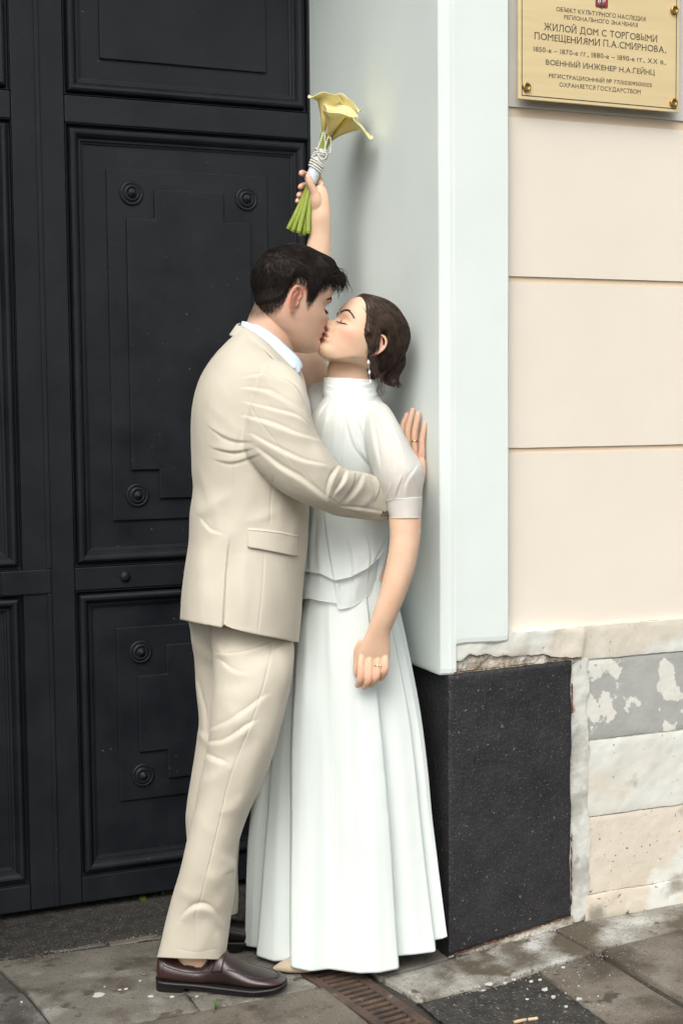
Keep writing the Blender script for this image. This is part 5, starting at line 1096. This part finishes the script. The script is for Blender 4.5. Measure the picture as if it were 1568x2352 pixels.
# gathered yoke pieces on the far shoulder
sf, SFV = cloth('blouse_sleeve', [(715, 985, 770, 985, 3.77, .05), (694, 945, 775, 945, 3.79, .065), (688, 915, 772, 912, 3.81, .068), (692, 895, 762, 888, 3.825, .062), (704, 884, 752, 874, 3.83, .055)], 60, 100, 2.1, [([(725, 905), (735, 890), (745, 880)], 4, .004, 1)], M_ORG2, wom, nz_amp=.002)
ns, NV = cloth('blouse_sleeve', [(838, 925, 868, 918, 3.66, .035), (832, 955, 890, 932, 3.63, .056), (834, 1000, 912, 962, 3.595, .066), (842, 1045, 932, 1000, 3.57, .071), (855, 1085, 953, 1040, 3.557, .073), (869, 1115, 971, 1070, 3.55, .070), (877, 1136, 974.5, 1096, 3.55, .064), (881, 1150, 971, 1126, 3.55, .056), (882, 1154, 968.5, 1146, 3.55, .050)], 200, 200, 2.15,
      [([(845, 935), (880, 985), (898, 1060), (890, 1145)], 1.6, .0018), ([(858, 930), (905, 985), (930, 1060), (925, 1145)], 1.6, .0012), ([(850, 960), (860, 1020), (872, 1080)], 7, .005, 1), ([(878, 960), (890, 1040), (900, 1110)], 8, .003), ([(884, 1145), (900, 1110), (905, 1070)], 6, .005, 1), ([(960, 1150), (955, 1110), (930, 1060)], 7, .004), ([(930, 1148), (935, 1110), (960, 1070)], 6, .004, 1), ([(905, 1148), (912, 1120), (925, 1090)], 5, .004, -1)], M_ORG2, wom, nz_amp=.002, wr=.001)
cf, CF = cloth('sleeve_cuff', [(880, 1148, 970, 1141, 3.55, .0525), (884, 1152, 970.5, 1147, 3.55, .052), (888, 1170, 969, 1168, 3.549, .049), (893, 1189, 967, 1188, 3.548, .047)], 30, 120, 2.1, [], M_ORG2, ns, nz_amp=.0006)
hemcord(cf, CF, 30, 120, .0008, M_CAMI, ns, 'cuff_hem'); ring0 = CF.reshape(30, 120, 3)[1]; Vt, Ft = tube(np.concatenate([ring0, ring0[:1]]), .0009, 6); obj('cuff_hem', Vt, Ft, M_CAMI, ns)

# ---- skirt of overlapping panels
K = {
 'waist': [(690, 1325, 3.74), (700, 1325, 3.70), (708, 1325, 3.71), (712, 1325, 3.69), (722, 1325, 3.66), (735, 1325, 3.635), (740, 1325, 3.63), (750, 1325, 3.628), (765, 1325, 3.625), (780, 1325, 3.623), (795, 1325, 3.622), (812, 1325, 3.622), (830, 1325, 3.628), (835, 1325, 3.63), (850, 1325, 3.64), (865, 1325, 3.655), (870, 1325, 3.66), (885, 1325, 3.69), (897, 1325, 3.74)],
 'a': [(672, 1400, 3.75), (680, 1400, 3.745), (685, 1400, 3.735), (687, 1400, 3.73), (690, 1400, 3.72), (693, 1400, 3.71), (696, 1400, 3.69), (710, 1400, 3.655), (735, 1400, 3.625), (757, 1400, 3.606), (785, 1400, 3.603), (812, 1400, 3.604), (842, 1400, 3.612), (844, 1400, 3.625), (868, 1400, 3.635), (888, 1400, 3.65), (890, 1400, 3.665), (906, 1400, 3.69), (918, 1400, 3.73)],
 'b': [(618, 1640, 3.77), (628, 1640, 3.73), (636, 1640, 3.715), (638, 1640, 3.685), (655, 1640, 3.675), (673, 1640, 3.672), (676, 1640, 3.622), (702, 1640, 3.608), (738, 1640, 3.612), (765, 1640, 3.600), (795, 1640, 3.592), (830, 1640, 3.592), (869, 1640, 3.602), (867, 1640, 3.635), (905, 1640, 3.638), (936, 1640, 3.648), (936, 1640, 3.668), (955, 1640, 3.675), (965, 1640, 3.69)],
 'c': [(571, 1906, 3.79), (590, 1906, 3.75), (612, 1906, 3.735), (614, 1906, 3.70), (640, 1906, 3.685), (669, 1906, 3.682), (671, 1906, 3.622), (704, 1906, 3.604), (745, 1906, 3.612), (777, 1906, 3.600), (811, 1906, 3.588), (850, 1906, 3.588), (893, 1906, 3.598), (890, 1906, 3.643), (930, 1906, 3.640), (966, 1906, 3.648), (966, 1906, 3.675), (986, 1906, 3.668), (995, 1906, 3.675)],
 'd': [(561, 2172, 3.80), (575, 2176, 3.77), (590, 2178, 3.755), (590, 2196, 3.715), (630, 2208, 3.69), (669, 2206, 3.682), (670, 2222, 3.612), (712, 2231, 3.598), (756, 2226, 3.612), (790, 2231, 3.598), (826, 2236, 3.584), (870, 2235, 3.584), (915, 2226, 3.596), (911, 2196, 3.648), (955, 2192, 3.640), (999, 2187, 3.645), (997, 2160, 3.672), (1015, 2157, 3.655), (1027, 2152, 3.652)]}
BK = {'waist': [(890, 1325, 3.80), (860, 1325, 3.86), (800, 1325, 3.89), (730, 1325, 3.87), (700, 1325, 3.81)], 'a': [(905, 1400, 3.80), (870, 1400, 3.87), (800, 1400, 3.90), (725, 1400, 3.88), (685, 1400, 3.82)],
      'b': [(930, 1640, 3.80), (880, 1640, 3.90), (800, 1640, 3.95), (700, 1640, 3.94), (635, 1640, 3.86)], 'c': [(950, 1906, 3.79), (900, 1906, 3.91), (800, 1906, 3.98), (680, 1906, 3.97), (590, 1906, 3.88)], 'd': [(970, 2120, 3.77), (910, 2100, 3.92), (800, 2085, 4.0), (660, 2090, 3.99), (580, 2130, 3.88)]}
lev = ['waist', 'a', 'b', 'c', 'd']; NA = 520; rows_ = []
for k in lev:
    pts = np.array(K[k]+BK[k]+K[k][:1], float); n = len(pts); t = np.linspace(0, n-1, NA, endpoint=False); i = t.astype(int); f = t-i; wr_ = lambda j: pts[j % (n-1)]
    # ease between keys so that the panel edges stay crisp
    f2 = f[:, None]; a, b_, c_, d_ = wr_(i-1), wr_(i), wr_(i+1), wr_(i+2); rows_.append(0.5*((2*b_)+(c_-a)*f2*.8+(2*b_*0+2*a*.8-5*b_*.84+4*c_*.9-d_*.8+0)*0+0) if False else b_*(1-sstep(f2)*.5-f2*.5)+c_*(sstep(f2)*.5+f2*.5))
rows_ = np.array(rows_)
ly = np.array([0, 1, 2, 3, 4.]); NLV = 300; tt = np.linspace(0, 4, NLV); sk = np.empty((NLV, NA, 3))
flat = crom(rows_.reshape(5, -1), NLV).reshape(NLV, NA, 3)
# smooth the keys a little round the figure
for _ in range(14): flat = .25*np.roll(flat, 1, 1)+.5*flat+.25*np.roll(flat, -1, 1)
V = CAM+flat[..., 2:3]*(FW+(flat[..., 0:1]-784)/FPX*RT-(flat[..., 1:2]-1176)/FPX*UP); V = V.reshape(-1, 3)
N = gnormals(V, NLV, NA); V = V+N*(noise(V*[1, 1, .25], 9, 5, 2)*.004+.0012*noise(V*[1, 1, .3], 26, 8, 2))[:, None]
V = folds(V, N, [([(705, 1420), (690, 1800), (688, 2220)], 10, .004), ([(745, 1420), (752, 1800), (752, 2225)], 9, -.005), ([(735, 1420), (725, 1800), (720, 2225)], 12, .004), ([(790, 1420), (800, 1800), (795, 2230)], 12, .005), ([(840, 1600), (858, 1900), (872, 2230)], 14, .005),
                 ([(655, 1600), (640, 1900), (632, 2205)], 12, .005), ([(905, 1560), (930, 1900), (955, 2190)], 14, .005), ([(765, 1560), (775, 1900), (768, 2226)], 6, -.003), ([(768, 1700), (768, 2000), (766, 2226)], 1.3, -.0012),
                 ([(856, 1590), (880, 1900), (898, 2200)], 9, .003), ([(815, 1590), (835, 1900), (848, 2230)], 10, -.003)])
V = wallclamp(V, .004)
skt = obj('skirt', V, gridfaces(NLV, NA), M_SATIN, wom)
skt.modifiers.new('t', 'SOLIDIFY').thickness = .0018
hemcord(skt, V-ZZ*(-.004), NLV, NA, .0006, M_SATIN, skt)
# ---- pumps
def pump(og, yaw, parent):
    e = -(HR*math.cos(yaw)+HF*math.sin(yaw)); lat = np.cross(ZZ, e)
    S = crom(np.array([(0, .05, .075, .01), (.01, .045, .085, .022), (.05, .038, .075, .027), (.10, .018, .060, .030), (.15, .003, .045, .036), (.19, .002, .036, .034), (.215, .003, .026, .022), (.232, .004, .017, .010), (.240, .006, .011, .003)]), 60); V = []
    for s, zb, zt, w in S:
        for a in np.arange(28)*2*math.pi/28: V.append(og+e*s+lat*w*sgnpow(math.cos(a), .85)+ZZ*((zb+zt)/2+(zt-zb)/2*sgnpow(math.sin(a), .85)))
    o = obj('pump', np.array(V), gridfaces(60, 28, True, True, True), M_PUMP, parent); V, F = tube([og+e*.02+ZZ*.05, og+e*.022+ZZ*.001], [.014, .006], 12); obj('heel', V, F, M_PUMP, o)
toe = PL(631, 2238, 2, 0.0)+HF*.015
pump(toe+(HR)*.235+HF*.0, 0.0, wom); pump(toe+HR*.30+HF*.12, 0.15, wom)
rc = P(867, 1519+10, 3.541); ax = P(866.5, 1540, 3.541)-P(867, 1520, 3.543); ax /= np.linalg.norm(ax); V, F = lathe([(.0096, -.0010), (.0104, -.0008), (.0104, .0008), (.0096, .0010)], rc, ax, 32); ro = obj('ring', V, gridfaces(4, 32), M_SILVER, wom)
V, F = sphere(rc-HF*.0085+HR*.0065, .0024, 10); obj('ring_stone', V, F, M_SILVER, ro)
# ================================================================== BOUQUET
def petal_mat():
    m = mat('calla_spathe', (0.95, 0.85, 0.40), (0.95, 0.89, 0.52), rough=0.5, nscale=18, bump=0.12, bscale=90, spec=0.35, trans=0.35, bdist=0.002,
            attr=[('rim', (0.94, 0.89, 0.58)), ('green', (0.25, 0.30, 0.035)), ('deep', (0.80, 0.60, 0.13))]); return m
M_CALLA = petal_mat(); M_STEM = mat('green_stem', (0.22, 0.29, 0.035), (0.30, 0.37, 0.06), rough=0.45, nscale=30, bump=0.2, bscale=60, stretch=(1, 1, .2), spec=0.4)
M_CUT = mat('cut_stem', (0.42, 0.44, 0.14), rough=0.6); M_RIB = mat('pale_satin_ribbon', (0.60, 0.67, 0.72), rough=0.38, bump=0.1, bscale=200, sheen=0.2); M_SPAD = mat('spadix', (0.62, 0.42, 0.06), rough=0.8, bump=0.8, bscale=300)
bq = thing('bouquet', P(715, 420, BZ), 'bouquet of yellow calla lilies with pearls and white ribbon held up against the jamb', 'bouquet')
def calla(base, top, tipdir, R, seed, bend=0.0, openf=1.0):
    base, top, tipdir = np.asarray(base), np.asarray(top), np.asarray(tipdir, float); ax = top-base; L = np.linalg.norm(ax); ax /= L
    tp = tipdir-ax*(tipdir@ax); tp /= np.linalg.norm(tp); sd = np.cross(ax, tp); nu, nv = 60, 110; V = []; U = np.linspace(0, 1, nu); W = np.linspace(-1, 1, nv); rim, grn, dp = [], [], []
    for u in U:
        for w in W:
            a = w*math.pi*1.15; tipf = math.exp(-(w/.20)**2); c = math.cos(w*math.pi); back = sstep((abs(w)-.70)/.30)
            ht = .86+.10*c-.10*back+.018*math.sin(4.3*w+seed); r = .0045+R*(.16*u+.72*u**1.7)
            r *= 1-.10*w*(1 if w > 0 else .4)*sstep(u*1.5)
            fl = sstep((u-.74)/.26); roll = fl*openf*(.55+.45*c+.16*math.sin(2.7*a+seed*1.3)+.10*math.sin(5.1*a+seed))
            r += R*.50*math.sin(min(1.45, roll*1.35)); dz = -L*.16*(1-math.cos(roll*1.5))-L*.03*fl*back
            q = base+ax*(L*u*ht+dz)+(tp*math.cos(a)+sd*math.sin(a))*r+tp*(bend*L*u*u)
            q = q+(tp*R*.30-ax*L*.05)*sstep((u-.86)/.14)*math.exp(-(w/.10)**2)
            V.append(q); rim.append(.95*sstep((u-.72)/.28)); grn.append(max(sstep((.36-u)/.34), .9*math.exp(-(w/.05)**2)*sstep((u-.965)/.035))); dp.append(.55*(1-sstep((u-.15)/.6)))
    o = obj('calla', np.array(V), gridfaces(nu, nv, False), M_CALLA, bq); attr(o, 'rim', np.array(rim)); attr(o, 'green', np.array(grn)); attr(o, 'deep', np.array(dp))
    m = o.modifiers.new('t', 'SOLIDIFY'); m.thickness = .0012; m.offset = 0
    V, F = tube([base+ax*L*.15, base+ax*L*.45, base+ax*L*.66+tp*R*.05], [.003, .0045, .003], 10, 16); obj('spadix', V, F, M_SPAD, o); return o
N_ = -HF
calla(P(743, 303, BZ), P(748, 203, BZ-.012), -HR*1.0+ZZ*.2+N_*.55+HR*.2, .0310, 1, -0.02)
calla(P(753, 316, BZ-.012), P(784, 234, BZ-.060), HR*.9+N_*.2+ZZ*.9, .0370, 2, 0.0)
calla(P(757, 322, BZ+.0), P(828, 256, BZ-.03), HR*.7-ZZ*1.0+N_*.3, .0345, 3, 0.18)
calla(P(757, 305, BZ+.03), P(778, 204, BZ+.020), -HR*.4+ZZ*.4+HF*.6, .0270, 4, 0.0)
calla(P(762, 305, BZ+.03), P(816, 216, BZ+.005), HR*.5+ZZ*1.0+N_*.1, .0310, 5, 0.0)
V, F = tube([P(745, 300, BZ), P(738, 290, BZ-.004), P(734, 310, BZ-.008)], [.004, .006, .002], 10, 20)
bots = [(662, 525, .002), (672, 531, -.010), (685, 534, -.020), (697, 538, -.006), (707, 535, -.014), (689, 540, .008)]
tops = [(741, 303), (746, 306), (752, 314), (757, 322), (756, 308), (760, 310)]
for (x_, y_, dz_), (tx, ty) in zip(bots, tops):
    pts = [P(x_, y_, BZ+dz_), P(x_*.55+712*.45, y_*.55+425*.45, BZ+dz_*.8), P(714+(x_-688)*.12, 420, BZ+dz_*.6), P(727+(x_-688)*.08, 380, BZ+dz_*.5), P((727+tx)/2+1, 345, BZ), P(tx, ty, BZ)]
    V, F = tube(pts, [.0070, .0072, .0066, .0060, .006, .0058], 14, 50); st = obj('stem', V, F, M_STEM, bq)
    d = pts[0]-pts[1]; d /= np.linalg.norm(d); V, F = lathe([(.0070, 0), (.0063, .0012), (.001, .0006)], pts[0], d, 14); obj('cut_end', V, F, M_CUT, st)
a0, a1 = P(711, 421, BZ-.004), P(739, 345, BZ); axr = (a1-a0)/np.linalg.norm(a1-a0); nR = 90; V = []
for i in range(nR):
    u = i/(nR-1); c = a0+(a1-a0)*u
    s1 = np.cross(axr, HF); s1 /= np.linalg.norm(s1); s2 = np.cross(s1, axr)
    for k in range(40):
        a = k*2*math.pi/40; sl_ = (u*9+a/(2*math.pi)+.25*math.cos(a)) % 1.0; r = .0168*(1-.06*u)+.0006*sl_+(-.009*(1-sstep(u/.06)) if u < .06 else 0)
        cut = max(0.0, .16*math.cos(a-math.pi)) if u < .2 else 0; V.append(c+(s1*math.cos(a)+s2*math.sin(a))*r)
rb = obj('ribbon', np.array(V), gridfaces(nR, 40, True, True, True), M_RIB, bq)
pg = Geo(); bead = lambda c, r=.0026: pg.add(*sphere(c, r, 8))
s1 = np.cross(axr, HF); s1 /= np.linalg.norm(s1); s2 = np.cross(s1, axr)
for u0, tl_, rr_ in ((.44, .05, .0196), (.515, .06, .0198), (.59, .05, .0198), (.66, .07, .0196), (.80, -.06, .0192), (.87, -.05, .0190), (.94, .05, .0186)):
    nb = 25
    for k in range(nb):
        a = k*2*math.pi/nb+u0*9; pg.add(*sphere(a0+(a1-a0)*(u0+tl_*math.cos(a-.5))+(s1*math.cos(a)+s2*math.sin(a))*rr_, .0026, 8))
for pts in ([(727, 352), (733, 330), (744, 303), (746, 322), (748, 352)], [(745, 350), (748, 330), (756, 312), (760, 330), (757, 352)], [(731, 356), (736, 364), (746, 364), (750, 354)]):
    c = crom([P(x_, y_, BZ-.022) for x_, y_ in pts], 400); acc = 0; last = c[0]; pg.add(*sphere(last, .0026, 8))
    for q in c:
        if np.linalg.norm(q-last) > .0050: pg.add(*sphere(q, .0026, 8)); last = q
V, F = pg.all(); obj('pearl_string', V, F, M_PEARL, bq)

# ================================================================== SMALL THINGS ON THE PAVEMENT
M_LEAF = mat('weed_leaf', (0.07, 0.13, 0.02), (0.11, 0.18, 0.035), rough=0.5, nscale=40, bump=0.3, bscale=80, trans=0.2)
def weed(px, py, z, label, n, size, seed):
    c = PL(px, py, 2, z); w = thing('weed', c, label, 'weed', 'weeds between the paving stones'); r_ = random.Random(seed)
    for i in range(n):
        a = r_.uniform(0, 6.28); h = r_.uniform(.2, 1.0)*size*1.2; out = r_.uniform(.2, .8)*size; tip = c+np.array([math.cos(a)*out, math.sin(a)*out, h]); V, F = tube([c, (c+tip)/2+ZZ*h*.2, tip], [.0009, .0007], 5, 8) if False else tube([c, (c+tip)/2+ZZ*h*.2, tip], [.0009, .0008, .0006], 5)
        st = obj('stalk', V, F, M_LEAF, w)
        L = size*r_.uniform(.35, .6); d = np.array([math.cos(a), math.sin(a), r_.uniform(-.2, .5)]); d /= np.linalg.norm(d); s_ = np.cross(d, ZZ); s_ /= np.linalg.norm(s_); nn = np.cross(s_, d); V = []
        for u in np.linspace(0, 1, 8):
            wd = L*.42*math.sin(math.pi*min(1, u*.92+.06))**.8
            for v in (-1, -.5, 0, .5, 1): V.append(tip+d*L*u+s_*wd*v+nn*(abs(v)*wd*.25-.2*L*u*u))
        lf = obj('leaf', np.array(V), gridfaces(8, 5, False), M_LEAF, w)
weed(325, 2066, -.058, 'larger green weed sprouting under the gate left of the trouser leg', 12, .042, 1)
weed(371, 2066, -.058, 'green weed half hidden behind the trouser hem', 7, .036, 2)
weed(494, 2320, 0.0, 'tiny weed in the joint in front of the brown loafer', 7, .016, 3)
M_PAPER = mat('tan_filter_paper', (0.50, 0.36, 0.20), (0.58, 0.45, 0.28), rough=0.8, nscale=60, bump=0.3, bscale=200)
cg = thing('cigarette_butt', PL(1205, 2346, 2, .006), 'crushed tan cigarette butt lying on the dark asphalt', 'cigarette butt')
for a_, b_ in (((1180, 2349), (1208, 2343)), ((1212, 2343), (1234, 2340))):
    A_, B_ = PL(*a_, 2, .007), PL(*b_, 2, .007); V, F = tube([A_, (A_+B_)/2, B_], [.0048, .0050, .0046], 12, 12, flat=.75); V += 0.0006*noise(V, 200, 3)[:, None]; obj('filter', V, F, M_PAPER, cg)
M_FLK = mat('white_flake', (0.50, 0.50, 0.46), rough=0.9, bump=0.5, bscale=200); M_GRIT = mat('grit', (0.26, 0.23, 0.19), (0.10, 0.085, 0.07), rough=0.95, nscale=60)
def flake(G, x_, y_, sx, sy, h, z=None, seed=0):
    c = PL(x_, y_, 2, 0.0); zz0 = zg(c[0], c[1]) if z is None else z; r_ = random.Random(seed*31+int(x_)); n = 9; R = []
    for k, (s, hh) in enumerate(((1, -.002), (1, h*.6), (.8, h))):
        for i in range(n): a = i*2*math.pi/n; q = r_.uniform(.75, 1.15) if k == 0 else 1; R.append((a, s, hh))
    rr = [random.Random(seed*17+i).uniform(.65, 1.25) for i in range(n)]; V = [(c[0]+sx*s*rr[i % n]*math.cos(a), c[1]+sy*s*rr[i % n]*math.sin(a), zz0+hh) for i, (a, s, hh) in enumerate(R)]
    G.add(np.array(V), gridfaces(3, n, True, True, True))
G = Geo()
for i, (x_, y_, s) in enumerate(((228, 2286, .016), (275, 2275, .005), (290, 2273, .006), (240, 2268, .003), (345, 2290, .009), (395, 2291, .006), (322, 2254, .004), (50, 2302, .003), (452, 2290, .004), (1122, 2262, .010), (1050, 2329, .011), (1293, 2237, .006), (1251, 2281, .008), (1329, 2306, .007), (1012, 2318, .005), (1160, 2262, .006), (1140, 2285, .007), (1220, 2262, .006), (1240, 2260, .004), (1113, 2341, .005), (1300, 2320, .004), (1270, 2298, .008), (1180, 2256, .006), (1405, 2190, .004), (1470, 2205, .007), (1110, 2277, .006), (1210, 2300, .005))):
    flake(G, x_, y_, s, s*.8, .0018, seed=i+1)
rg_ = random.Random(8)
for i in range(60):
    x_, y_ = rg_.uniform(980, 1400), rg_.uniform(2235, 2352)
    if rg_.random() < .45: x_, y_ = rg_.uniform(1000, 1340), 2300-(rg_.uniform(0, 60))
    s = rg_.uniform(.0006, .0020); flake(G, x_, y_, s, s, s*.6, seed=i+50)
V, F = G.all(); tag(obj('plaster_crumbs', V, F, M_FLK, None, False), 'white plaster crumbs strewn over the pavement and asphalt', 'debris', kind='stuff')
G = Geo()
for i in range(900):
    t = rg_.random()
    if t < .35: c = (rg_.uniform(0.0, .42), rg_.uniform(-.035, -.002))
    elif t < .6: c = (rg_.uniform(-1.1, -.4), .53+rg_.uniform(-.03, .05)-.05*0)
    elif t < .8: c = (rg_.uniform(-1.2, .8), rg_.uniform(-.5, .5))
    else: c = (rg_.uniform(-.14, .35), -.21+rg_.uniform(-.02, .02))
    s = rg_.uniform(.0008, .003); V, F = sphere((c[0], c[1], zg(*c)+s*.4), s, 5, (1, 1, .7)); G.add(V, F)
V, F = G.all(); tag(obj('grit', V, F, M_GRIT, None, False), 'brown grit and soil crumbs along the foot of the wall', 'debris', kind='stuff')
G = Geo()
for (x_, y_) in ((1277, 2250), (1470, 2210), (1395, 2205), (1442, 2126), (1330, 2133), (1275, 2117), (330, 2240), (1180, 2238)):
    c = PL(x_, y_, 2, 0.0)
    for k in range(3):
        a = rg_.uniform(0, 6.28); d = np.array([math.cos(a), math.sin(a), 0])*rg_.uniform(.006, .014); q = np.array([c[0], c[1], zg(c[0], c[1])+.002]); G.add(*tube([q-d, q+ZZ*.003+rg_.uniform(-.003, .003), q+d], [.0012, .0022, .0008], 5, 8, flat=.4))
V, F = G.all(); tag(obj('dry_litter', V, F, M_GRIT, None), 'dry leaf scraps and twigs on the paving slabs', 'litter', kind='stuff')
# tidy the bookkeeping property
for o in scene.objects:
    if '_loc' in o: del o['_loc']
